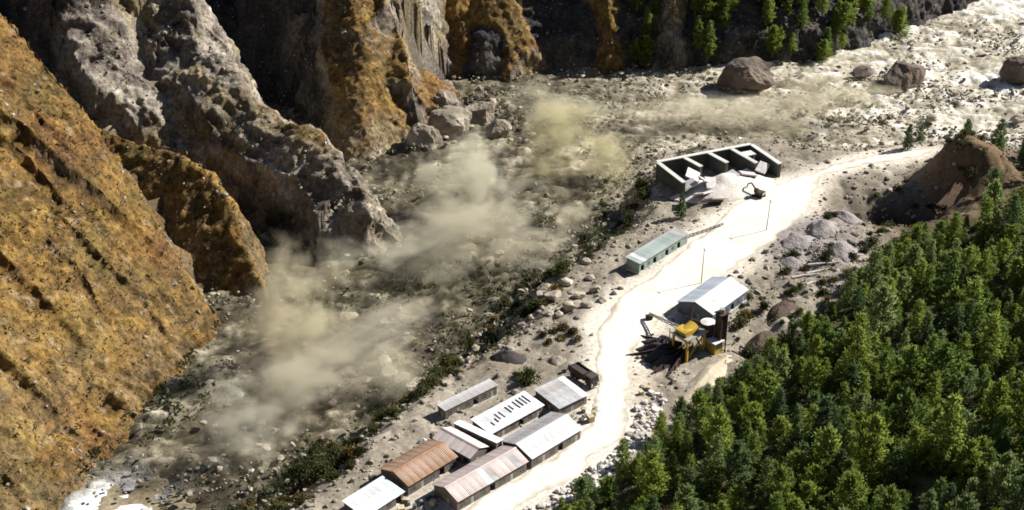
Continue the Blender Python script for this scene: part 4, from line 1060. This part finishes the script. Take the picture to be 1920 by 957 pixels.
# ------------------------------------------------------------------ trees and shrubs
def leaf_mat(name, dark, light, tips, trans=0.55):
    m, N, L, b = new_mat(name)
    oi = N.new('ShaderNodeObjectInfo'); tc = N.new('ShaderNodeTexCoord')
    r = ramp(N, [(0.0, dark), (0.55, light), (1.0, tips)])
    n = N.new('ShaderNodeTexNoise'); n.inputs['Scale'].default_value = 0.9; n.inputs['Detail'].default_value = 3
    L.new(tc.outputs['Object'], n.inputs['Vector'])
    ma = N.new('ShaderNodeMath'); ma.operation = 'MULTIPLY_ADD'; ma.inputs[1].default_value = 0.7
    mb = N.new('ShaderNodeMath'); mb.operation = 'MULTIPLY_ADD'; mb.inputs[1].default_value = 1.0; mb.inputs[2].default_value = -0.4
    L.new(n.outputs['Fac'], mb.inputs[0]); L.new(oi.outputs['Random'], ma.inputs[0]); L.new(mb.outputs[0], ma.inputs[2])
    L.new(ma.outputs[0], r.inputs[0])
    L.new(r.outputs[0], b.inputs['Base Color']); b.inputs['Roughness'].default_value = 0.6; b.inputs['Specular IOR Level'].default_value = 0.2
    t = N.new('ShaderNodeBsdfTranslucent'); L.new(r.outputs[0], t.inputs['Color'])
    mx = N.new('ShaderNodeMixShader'); mx.inputs[0].default_value = trans
    L.new(b.outputs[0], mx.inputs[1]); L.new(t.outputs[0], mx.inputs[2]); L.new(mx.outputs[0], N['Material Output'].inputs['Surface'])
    return m
M_NEEDLE = leaf_mat('pine_needles', (0.101, 0.155, 0.041), (0.209, 0.284, 0.058), (0.317, 0.385, 0.084))
M_NEEDLE_Y = leaf_mat('yellow_green_pine_needles', (0.129, 0.176, 0.035), (0.222, 0.286, 0.053), (0.316, 0.363, 0.082))
M_NEEDLE_B = leaf_mat('grey_green_pine_needles', (0.091, 0.133, 0.056), (0.182, 0.245, 0.091), (0.287, 0.350, 0.133))
M_NEEDLE_D = leaf_mat('dark_pine_needles', (0.059, 0.095, 0.045), (0.119, 0.182, 0.067), (0.210, 0.273, 0.098))
M_SHRUB = leaf_mat('shrub_leaves', (0.031, 0.041, 0.019), (0.076, 0.087, 0.029), (0.163, 0.153, 0.061))
M_SCRUB = leaf_mat('dry_scrub', (0.03, 0.03, 0.012), (0.12, 0.085, 0.027), (0.34, 0.24, 0.085), 0.2)
M_BARK = surf_mat('bark', [(0.3, (0.06, 0.045, 0.032)), (0.7, (0.13, 0.10, 0.07))], scale=1.5, rough=0.95, bump=0.4)

def blades(C, D, ln, wd, r_):
    """quads at C along unit D, with random roll"""
    n = len(C)
    up = r_.normal(size=(n, 3)); sd = np.cross(D, up); sd /= np.linalg.norm(sd, axis=1, keepdims=True) + 1e-6
    a = C - sd * wd[:, None] * 0.35; b = C + sd * wd[:, None] * 0.35
    mid = C + D * ln[:, None] * 0.55
    c = mid + sd * wd[:, None] * 0.6; d = mid - sd * wd[:, None] * 0.6
    e = C + D * ln[:, None]
    V = np.stack([a, b, c, d, e], 1).reshape(-1, 3)
    k = np.arange(n) * 5
    F = np.concatenate([np.stack([k, k + 1, k + 2], 1), np.stack([k, k + 2, k + 3], 1), np.stack([k + 3, k + 2, k + 4], 1)])
    return V, F

def conifer_meshes(seed, h, w, dens, mat, shape='pine'):
    """trunk mesh and crown mesh: whorled limbs carrying needle sprays"""
    r_ = np.random.default_rng(seed)
    tm = MB(); p = Vector((0, 0, -0.8)); R0 = h * 0.018 + 0.05
    bend = Vector((r_.normal() * 0.03, r_.normal() * 0.03, 0))
    for k in range(5):
        q = Vector((bend.x * (k + 1) ** 1.5, bend.y * (k + 1) ** 1.5, h * (k + 1) / 5.0 * 0.97))
        tm.tube(p, q, R0 * (1 - k / 5.3), R0 * (1 - (k + 1) / 5.3), seg=7); p = q
    C, D, Ls, Ws = [], [], [], []
    nw = int(h * 1.75)
    lop = r_.uniform(0, 6.28)
    for k in range(nw):
        f = (k + r_.uniform(0, 0.8)) / nw                      # 0 low .. 1 top
        z = h * (0.10 + 0.88 * f)
        prof = (1 - f) ** 0.75 * (0.55 + 0.45 * min(1, f * 5 + 0.2)) if shape == 'spruce' else (1 - f ** 2.2) ** 0.9 * (0.35 + 0.65 * min(1, f * 2.6 + 0.1))
        nb = r_.integers(4, 7)
        a0 = r_.uniform(0, 6.28)
        for b in range(nb):
            az = a0 + b * 6.283 / nb + r_.normal() * 0.25
            L = w * 0.5 * prof * r_.uniform(0.55, 1.18) * (1 + 0.18 * math.cos(az - lop)) + 0.25
            el = R(-12 + 50 * f + r_.normal() * 9) if shape == 'spruce' else R(12 + 48 * f + r_.normal() * 10)
            d0 = np.array([math.cos(az) * math.cos(el), math.sin(az) * math.cos(el), math.sin(el)])
            tip = np.array([0, 0, z]) + d0 * L
            tm.tube((0, 0, z), tuple(np.array([0, 0, z]) + d0 * L * 0.85), 0.035 + 0.012 * L, 0.012, seg=4)
            ns = max(4, int(L * dens))
            t = r_.uniform(0.18, 1.0, ns) ** 0.7
            c = np.array([0, 0, z]) + d0 * (L * t)[:, None]
            c[:, 2] += 0.10 * L * t ** 2 * (1 if shape == 'pine' else -0.6)
            c += r_.normal(size=(ns, 3)) * (0.10 + 0.05 * L)
            dd = d0 * 0.75 + r_.normal(size=(ns, 3)) * 0.55 + np.array([0, 0, 0.42 if shape == 'pine' else 0.05])
            dd /= np.linalg.norm(dd, axis=1, keepdims=True)
            C.append(c); D.append(dd); Ls.append(r_.uniform(0.35, 0.75, ns)); Ws.append(r_.uniform(0.13, 0.26, ns))
    C, D, Ls, Ws = map(np.concatenate, (C, D, Ls, Ws))
    V, F = blades(C, D, Ls, Ws, r_)
    crown = np_mesh('crown', V, F, mat, False)
    bmesh.ops.recalc_face_normals(tm.bm, faces=tm.bm.faces)
    trunk = bpy.data.meshes.new('trunk'); tm.bm.to_mesh(trunk); tm.bm.free(); trunk.materials.append(M_BARK)
    return trunk, crown

def bush_meshes(seed, r, h, n, mat):
    r_ = np.random.default_rng(seed)
    tm = MB(); C, D = [], []
    k = r_.integers(6, 10)
    for b in range(k):
        az = r_.uniform(0, 6.28); el = R(r_.uniform(25, 85)); L = r_.uniform(0.55, 1.0)
        tip = np.array([math.cos(az) * math.cos(el) * r, math.sin(az) * math.cos(el) * r, math.sin(el) * h]) * L
        tm.tube((0, 0, -0.3), tuple(tip), 0.07 * r, 0.02 * r, seg=5)
        m = n // k
        c = tip + r_.normal(size=(m, 3)) * np.array([r * 0.27, r * 0.27, h * 0.2]); c[:, 2] = np.abs(c[:, 2])
        d = c - np.array([0, 0, h * 0.3]) + r_.normal(size=(m, 3)) * 0.8 * r; d /= np.linalg.norm(d, axis=1, keepdims=True)
        C.append(c); D.append(d)
    C, D = np.concatenate(C), np.concatenate(D)
    V, F = blades(C, D, r_.uniform(0.22, 0.5, len(C)), r_.uniform(0.16, 0.34, len(C)), r_)
    bmesh.ops.recalc_face_normals(tm.bm, faces=tm.bm.faces)
    trunk = bpy.data.meshes.new('stems'); tm.bm.to_mesh(trunk); tm.bm.free(); trunk.materials.append(M_BARK)
    return trunk, np_mesh('foliage', V, F, mat, False)

PINES = [conifer_meshes(300 + k, (9.5, 8.0, 11.0, 7.0, 10.0, 8.5)[k], (6.0, 5.6, 6.2, 5.0, 5.4, 6.4)[k], 13, M_NEEDLE, 'pine') for k in range(6)]
def recolour(pair, mat):
    c = pair[1].copy(); c.materials[0] = mat
    return (pair[0], c)
TONES = {'mid green': PINES, 'yellow green': [recolour(p, M_NEEDLE_Y) for p in PINES], 'grey green': [recolour(p, M_NEEDLE_B) for p in PINES]}
SPRUCE = [conifer_meshes(320 + k, (12.0, 10.0, 11.0, 9.0)[k], (5.4, 4.8, 4.6, 5.0)[k], 14, M_NEEDLE_D, 'spruce') for k in range(4)]
SPRUCE_T = {'dark': SPRUCE, 'green': [recolour(p, M_NEEDLE) for p in SPRUCE], 'grey green': [recolour(p, M_NEEDLE_B) for p in SPRUCE], 'light green': [recolour(p, M_NEEDLE_Y) for p in SPRUCE]}
BUSHES = [bush_meshes(340 + k, (1.9, 1.5, 2.3, 1.3)[k], (1.9, 1.6, 2.6, 1.5)[k], (620, 480, 800, 400)[k], M_SHRUB) for k in range(4)]
SCRUBS = [bush_meshes(360 + k, 1.4, 1.3, 380, M_SCRUB) for k in range(2)]

def plant(name, label, cat, group, meshes, x, y, s, z=None, parts=('trunk', 'crown')):
    t = empty(name, (x, y, (ground_z(x, y) if z is None else z) - 0.15), random.uniform(0, 6.28))
    t.scale = (s * random.uniform(0.9, 1.1), s * random.uniform(0.9, 1.1), s)
    t.rotation_euler[0] = random.uniform(-.05, .05); t.rotation_euler[1] = random.uniform(-.05, .05)
    tag(t, label, cat, group)
    for nm, me in zip(parts, meshes):
        link(bpy.data.objects.new(nm, me), t)
    return t

# the near forest slope: dart throwing with spacing that follows tree size
cand = np.stack([rng.uniform(-10, 240, 14000), rng.uniform(120, 480, 14000)], 1)
zc, dc, ec = valley(cand[:, 0], cand[:, 1])
okc = (ec > 2.5) & in_view(cand[:, 0], cand[:, 1], zc + 4, 1.08, 1.12)
holes = [(140, 415, 16, 10), (70, 326, 6, 6), (122, 408, 14, 9), (113, 272, 6, 5), (150, 433, 13, 9), (44, 299, 4, 8)]
for hx, hy, hr, hr2 in holes:
    okc &= (((cand[:, 0] - hx) / hr) ** 2 + ((cand[:, 1] - hy) / hr2) ** 2) > 1
okc &= (cand[:, 1] < 382) | (rng.random(len(cand)) < 0.02)          # above this the slope is bare earth with few trees
thin = fbm(cand[:, 0], cand[:, 1], s=22, seed=81, oct=3)
cand, zc, ec, thin = cand[okc], zc[okc], ec[okc], thin[okc]
placed = []
for (x, y), z, e, th in zip(cand, zc, ec, thin):
    s = float(np.clip(random.gauss(0.98, 0.33), 0.4, 1.8)) * (0.6 + 0.4 * min(1, e / 22))
    if th < -0.28 and random.random() < 0.75: continue
    rad = 1.95 * s * (1.0 if th > -0.1 else 1.3)
    if all((x - a) ** 2 + (y - b) ** 2 > (rad + c) ** 2 for a, b, c in placed[-2000:]):
        placed.append((x, y, rad)); 
        if len(placed) >= 560: break
        dx = x / max(y, 1)
        zone = 'near tan mound' if (e < 14 and y < 330) else 'near pale logs' if e < 16 and y < 400 else 'beside upstream ravine' if y > 370 else \
               'lower right corner' if (x > 75 and y < 235) else 'bottom edge above road' if y < 250 else 'upper right slope' if x > 120 else 'mid forest'
        size = 'small' if s < 0.72 else 'tall' if s > 1.08 else 'medium'
        row = 'front row' if e < 12 else 'second belt' if e < 30 else 'third belt' if e < 52 else 'upper belt'
        if random.random() < 0.52:
            tone = random.choices(('dark', 'green', 'grey green', 'light green'), (0.12, 0.4, 0.22, 0.28 + 0.5 * max(0, th)))[0]
            k = random.randrange(4); form = ('pointed', 'short pointed', 'narrow', 'cone shaped')[k]
            plant('conifer', f'{size} {tone} {form} conifer in {row}, {zone}', 'tree', 'conifers of the near forest slope', SPRUCE_T[tone][k], x, y, s, z)
        else:
            tone = random.choices(('mid green', 'yellow green', 'grey green'), (0.45, 0.38 + 0.5 * max(0, th), 0.28))[0]
            k = random.randrange(6)
            form = ('broad', 'bushy', 'high crowned', 'round topped', 'slender', 'spreading')[k]
            plant('pine_tree', f'{size} {tone} {form} pine in {row}, {zone}', 'tree', 'pines of the near forest slope', TONES[tone][k], x, y, s, z)
print('forest trees', len(placed))
for lab, x, y, s in (('lone dark conifer on the bank left of the orange knob', 139.5, 456, 0.8), ('dark conifer above the orange knob at upper right', 158.5, 452, 1.1), ('dark conifer beside the orange knob on its right', 166, 442, 1.1), ('dark conifer at the right border above the ravine', 180, 452, 1.0), ('green conifer at the right border below the flood', 188, 448, 1.2), ('dark conifer in the middle of the upper right slope edge', 172, 430, 1.2),
                     ('tall dark conifer on the flood bank at the far right', 176, 470, 1.2), ('slim dark conifer on the flood bank above the knob', 163, 466, 0.9), ('bushy dark conifer at the right edge by the water', 196, 476, 1.3), ('dark conifer on the bank right of the pale sand', 148, 470, 0.7),
                     ('dark conifer standing at the left corner of the intake building', 54.0, 402.5, 0.75)):
    plant('conifer', lab, 'tree', None, SPRUCE[0], x, y, s)
# far forest on the opposite bank, upper right
for k in range(70):
    for _ in range(40):
        x, y = random.uniform(50, 175), random.uniform(556, 640)
        z, rk, d, _ = [float(q[0]) for q in mountain(np.array([x]), np.array([y]))]
        if 7 < d < 26 and in_view(np.array([x]), np.array([y]), np.array([z]), 1.1, 1.1)[0]: break
    near = 'left of huge boulder' if x < 82 else 'right behind huge boulder' if x < 108 else 'at upper right end' if x > 150 else 'left of upper right end' if x > 130 else 'midway along dark wall'
    near += ', at the water' if d < 12 else ', high up' if d > 19 else ', half way up'
    if random.random() < 0.45:
        plant('pine_tree', f'bushy light green far bank tree {near}', 'tree', 'trees on the far bank', random.choice(TONES['yellow green']), x, y, random.uniform(0.9, 1.7), z)
    else:
        plant('conifer', f'pointed green far bank tree {near}', 'tree', 'trees on the far bank', random.choice(SPRUCE_T['green']), x, y, random.uniform(0.8, 1.5), z)
# shrubs along the flood bank and round the camp
nb = 0
bx_, by_ = rng.uniform(-105, 60, 3000), rng.uniform(232, 440, 3000)
bz_, bd_, _ = valley(bx_, by_); bm_ = mountain(bx_, by_)[0]
for x, y, z, d, zm in zip(bx_.tolist(), by_.tolist(), bz_.tolist(), bd_.tolist(), bm_.tolist()):
    if not (-6 < d < 15) or zm > -12 or random.random() > (0.9 if y < 320 else 0.45): continue
    where = 'below the white shed' if y < 268 else 'behind the rust brown shed' if y < 292 else 'behind the narrow grey shed' if y < 325 else 'left of the rock heap' if y < 365 else 'left of the site office' if y < 400 else 'below the intake building'
    s = random.uniform(0.6, 1.5); size = 'small' if s < 0.85 else 'large' if s > 1.2 else 'medium'
    low = 'at the foot of the flood bank' if d < 3 else 'half way up the flood bank' if d < 9 else 'on top of the flood bank'
    dry = random.random() < 0.3
    plant('shrub', f"{size} {'dry brown' if dry else 'green'} shrub {low} {where}", 'shrub', 'shrubs along the flood bank', random.choice(SCRUBS if dry else BUSHES), x, y, s, max(z, water_z(x, y) - 0.3), ('stems', 'foliage'))
    nb += 1
    if nb >= 190: break
for k, (x, y) in enumerate(((8.5, 330), (11.5, 332), (14, 334), (10, 326), (13.5, 328.5), (16.5, 331), (18, 327), (1.5, 309), (3, 306), (5, 308))):
    plant('shrub', 'yellowish dry shrub in the patch between rock heap and camp' if k < 7 else 'dark shrub between the narrow shed and the slotted roof', 'shrub', 'shrubs at the back of the camp', random.choice(SCRUBS if k < 7 else BUSHES), x, y, random.uniform(0.9, 1.3), None, ('stems', 'foliage'))

wx_, wy_ = rng.uniform(62, 175, 1500), rng.uniform(315, 470, 1500)
wz_, wd_, we_ = valley(wx_, wy_); wr_, _, wre_, _ = poly_dist(wx_, wy_, ROAD); nb = 0
for x, y, z, d, e, o_ in zip(wx_.tolist(), wy_.tolist(), wz_.tolist(), wd_.tolist(), we_.tolist(), (wr_ - wre_[..., 0]).tolist()):
    if e > 3 or e < -26 or d < 8 or o_ < 5 or random.random() > 0.35 + 0.3 * (e > -9): continue
    s = random.uniform(0.5, 1.4); size = 'small' if s < 0.8 else 'large' if s > 1.15 else 'medium'
    where = 'behind the pale blue shed' if y < 362 else 'on the grey scree' if x < 108 else 'near the dark ravine' if x < 145 else 'beside the orange knob'
    dry = random.random() < 0.4
    plant('shrub', f"{size} {'dry' if dry else 'green'} shrub on waste ground {where}, {'hard by the forest' if e > -6 else 'away from the forest'}", 'shrub', 'shrubs on the waste ground by the forest', random.choice(SCRUBS if dry else BUSHES), x, y, s, z, ('stems', 'foliage'))
    nb += 1
    if nb >= 110: break

# ground cover and hillside scrub as masses nobody could count
def tuft_mesh(name, P, size, per, mat, seed, up=0.7):
    r_ = np.random.default_rng(seed); n = len(P)
    C = np.repeat(P, per, 0) + r_.normal(size=(n * per, 3)) * np.repeat(size, per)[:, None] * np.array([0.55, 0.55, 0.25])
    D = r_.normal(size=(n * per, 3)) * 0.7 + np.array([0, 0, up]); D /= np.linalg.norm(D, axis=1, keepdims=True)
    V, F = blades(C, D, np.repeat(size, per) * r_.uniform(0.6, 1.2, n * per), np.repeat(size, per) * r_.uniform(0.25, 0.5, n * per), r_)
    return np_mesh(name, V, F, mat, False)
X = rng.uniform(-10, 250, 26000); Y = rng.uniform(115, 480, 26000); Zv, dv, ev = valley(X, Y)
ok = (ev > 0.5) & in_view(X, Y, Zv, 1.15, 1.2) & (rng.random(26000) < 0.55 + 0.4 * fbm(X, Y, s=14, seed=91)) & ((((X - 150) / 12) ** 2 + ((Y - 434) / 9) ** 2) > 1) & ((Y < 384) | (rng.random(26000) < 0.25))
P = np.stack([X, Y, Zv + 0.1], -1)[ok]
tag(mesh_obj('undergrowth', tuft_mesh('undergrowth', P, rng.uniform(0.5, 1.3, len(P)), 7, M_SHRUB, 92)), 'low green undergrowth covering the forest floor', 'undergrowth', kind='stuff')
i = rng.choice(len(H), 85000, replace=False); h = H[i]; h = h[(rng.random(len(h)) < 0.45 - 0.3 * h[:, 3] + 0.9 * fbm(h[:, 0], h[:, 1], h[:, 2], s=13, seed=96, oct=4)) & (h[:, 4] > 0.35)]
tag(mesh_obj('dry_grass', tuft_mesh('dry_grass', h[:, :3], np.exp(rng.normal(-0.85, 0.4, len(h))).clip(0.2, 1.3), 6, M_SCRUB, 93)), 'tawny grass tufts and low scrub all over the steep hillside', 'grass', kind='stuff')
X = rng.uniform(-110, 230, 20000); Y = rng.uniform(232, 500, 20000); Zv, dv, ev = valley(X, Y)
rd, _, re_, _ = poly_dist(X, Y, ROAD)
ok = (rd - re_[..., 0] > 0.5) & (dv > -2) & ((dv < 16) | ((ev > -22) & (rd - re_[..., 0] > 4))) & (ev < 1) & in_view(X, Y, Zv, 1.15, 1.2) & (rng.random(20000) < 0.35 + 0.8 * fbm(X, Y, s=13, seed=98))
P = np.stack([X, Y, np.maximum(Zv, -12)], -1)[ok]
tag(mesh_obj('bank_scrub', tuft_mesh('bank_scrub', P, rng.uniform(0.4, 1.0, len(P)), 6, M_SHRUB, 94)), 'low scrub growing along the flood bank', 'scrub', kind='stuff')

X = rng.uniform(-110, 60, 16000); Y = rng.uniform(232, 470, 16000); Zv, dv, ev = valley(X, Y); Zm = mountain(X, Y)[0]
ok = (dv < 0) & (Zm < -10) & in_view(X, Y, Zv, 1.15, 1.2) & (rng.random(16000) < np.clip(1.6 * fbm(X, Y, s=22, seed=101, oct=4, gain=0.6) - 0.05 + 0.25 * np.exp(-((dv + 2) / 7) ** 2), 0, 1))
P = np.stack([X, Y, water_z(X, Y) + 0.9], -1)[ok]
tag(mesh_obj('torn_scrub', tuft_mesh('torn_scrub', P, rng.uniform(0.5, 1.5, len(P)), 8, M_SHRUB, 102)), 'torn olive scrub half drowned along the flood channel', 'scrub', kind='stuff')

# ------------------------------------------------------------------ spray and dust thrown up by the flood
def spray_mat(name, col, dens, nscale, seed, lo=0.5, hi=0.72, metres=False, rate=1.0):
    """density: billowing noise, thinning towards the edge of the cloud (or, in metres, with height above the water)"""
    m, N, L, b = new_mat(name); N.remove(b)
    tc = N.new('ShaderNodeTexCoord')
    n = N.new('ShaderNodeTexNoise'); n.noise_dimensions = '4D'; n.inputs['W'].default_value = seed * 3.7; n.inputs['Scale'].default_value = nscale; n.inputs['Detail'].default_value = 4; n.inputs['Roughness'].default_value = 0.62; n.inputs['Distortion'].default_value = 0.9
    L.new(tc.outputs['Object'], n.inputs['Vector'])
    fo = N.new('ShaderNodeMapRange'); fo.interpolation_type = 'SMOOTHSTEP'
    if metres:
        sp = N.new('ShaderNodeSeparateXYZ'); L.new(tc.outputs['Object'], sp.inputs[0])
        fo.inputs['From Min'].default_value = 4.0; fo.inputs['From Max'].default_value = -11.0; L.new(sp.outputs['Z'], fo.inputs[0])
    else:
        wn = N.new('ShaderNodeTexNoise'); wn.noise_dimensions = '4D'; wn.inputs['W'].default_value = seed * 1.9 + 7; wn.inputs['Scale'].default_value = 1.15; wn.inputs['Detail'].default_value = 2; wn.inputs['Roughness'].default_value = 0.6
        L.new(tc.outputs['Object'], wn.inputs['Vector'])
        sb = N.new('ShaderNodeVectorMath'); sb.operation = 'SUBTRACT'; sb.inputs[1].default_value = (0.5, 0.5, 0.5); L.new(wn.outputs['Color'], sb.inputs[0])
        sc = N.new('ShaderNodeVectorMath'); sc.operation = 'MULTIPLY_ADD'; sc.inputs[1].default_value = (3.0, 3.0, 2.4); L.new(sb.outputs[0], sc.inputs[0]); L.new(tc.outputs['Object'], sc.inputs[2])
        ln = N.new('ShaderNodeVectorMath'); ln.operation = 'LENGTH'; L.new(sc.outputs[0], ln.inputs[0])
        fo.inputs['From Min'].default_value = 0.85; fo.inputs['From Max'].default_value = 0.0; L.new(ln.outputs['Value'], fo.inputs[0])
    ad = N.new('ShaderNodeMath'); ad.operation = 'MULTIPLY_ADD'; ad.inputs[1].default_value = 0.8
    nc = N.new('ShaderNodeMapRange'); nc.clamp = False; nc.inputs['From Min'].default_value = 0.28; nc.inputs['From Max'].default_value = 0.72; L.new(n.outputs['Fac'], nc.inputs[0])
    L.new(fo.outputs[0], ad.inputs[0]); L.new(nc.outputs[0], ad.inputs[2])
    mr = N.new('ShaderNodeMapRange'); mr.interpolation_type = 'SMOOTHSTEP'; mr.inputs['From Min'].default_value = 0.72; mr.inputs['From Max'].default_value = 1.28; L.new(ad.outputs[0], mr.inputs[0])
    mu = N.new('ShaderNodeMath'); mu.operation = 'MULTIPLY'; L.new(mr.outputs[0], mu.inputs[0])
    l2 = N.new('ShaderNodeVectorMath'); l2.operation = 'LENGTH'; L.new(tc.outputs['Object'], l2.inputs[0])
    ed = N.new('ShaderNodeMapRange'); ed.interpolation_type = 'SMOOTHSTEP'; ed.inputs['From Min'].default_value = 0.97; ed.inputs['From Max'].default_value = 0.55; L.new(l2.outputs['Value'], ed.inputs[0]); L.new(ed.outputs[0], mu.inputs[1])
    mv = N.new('ShaderNodeMath'); mv.operation = 'MULTIPLY'; mv.inputs[1].default_value = dens; L.new(mu.outputs[0], mv.inputs[0])
    pv = N.new('ShaderNodeVolumePrincipled'); pv.inputs['Color'].default_value = (*col, 1); pv.inputs['Anisotropy'].default_value = 0.1
    L.new(mv.outputs[0], pv.inputs['Density']); L.new(pv.outputs[0], N['Material Output'].inputs['Volume'])
    m.cycles.volume_step_rate = rate
    return m
def cloud_mesh(name, mat):
    bm = bmesh.new(); bmesh.ops.create_icosphere(bm, subdivisions=3, radius=1.0)
    me = bpy.data.meshes.new(name); bm.to_mesh(me); bm.free(); me.materials.append(mat)
    return me
CLOUDS = [  # label, x, y, z, rx, ry, rz, colour, density, noise scale
    ('bright yellowish spray plume left of the intake building', 23, 462, 1, 32, 22, 24, (0.85, 0.78, 0.50), 0.167, 2.8),
    ('pale spray puff in mid flood below the rock spur', -17, 432, -1, 26, 20, 22, (0.88, 0.86, 0.68), 0.142, 2.8),
    ('broad grey brown spray cloud over the flood beside the yard', -5, 402, -2, 46, 32, 22, (0.79, 0.74, 0.59), 0.090, 3.5),
    ('tall tan dust plume rising over the flood left of the camp', -60, 342, 0, 28, 24, 30, (0.83, 0.76, 0.55), 0.142, 2.8),
    ('low tan dust drifting downstream of the tall plume', -48, 318, -5, 34, 24, 18, (0.81, 0.76, 0.60), 0.109, 3.2),
    ('pale spray cloud at the foot of the grassy slope, lower left', -68, 290, -4, 26, 20, 20, (0.86, 0.83, 0.70), 0.109, 2.9),
    ('brownish dust cloud above the upstream flood at right', 133, 505, -1, 38, 24, 18, (0.79, 0.73, 0.54), 0.103, 2.9),
    ('thin spray trailing along the foot of the rock spur', -34, 385, -4, 34, 26, 18, (0.82, 0.79, 0.63), 0.071, 3.2),
    ('pale spray over the flood at the far wall', 30, 508, -4, 40, 22, 16, (0.84, 0.80, 0.61), 0.078, 3.2),
    ('thin haze of spray over the flood between boulder and intake', 88, 500, -5, 44, 20, 13, (0.83, 0.78, 0.60), 0.078, 3.2),
    ('long streak of olive spray along the flood between yard and rock spur', -12, 410, -5, 62, 22, 12, (0.84, 0.79, 0.62), 0.085, 3.2, 58),
    ('long streak of pale spray along the lower flood behind the camp', -52, 325, -6, 62, 20, 12, (0.85, 0.80, 0.66), 0.085, 3.2, 52),
    ('long streak of brown spray along the far flood', 75, 505, -5, 70, 18, 10, (0.82, 0.76, 0.60), 0.075, 3.2, 8),
]
for k, (lab, x, y, z, rx, ry, rz, col, dn, ns, *turn) in enumerate(CLOUDS):
    m = spray_mat(f'spray_{k}', col, dn, ns, k + 1, rate=0.7)
    o = mesh_obj('spray_cloud', cloud_mesh('spray_cloud', m), loc=(x, y, z)); o.scale = (rx, ry, rz); o.rotation_euler[2] = R(turn[0]) if turn else 0.0
    tag(o, lab, 'spray cloud')
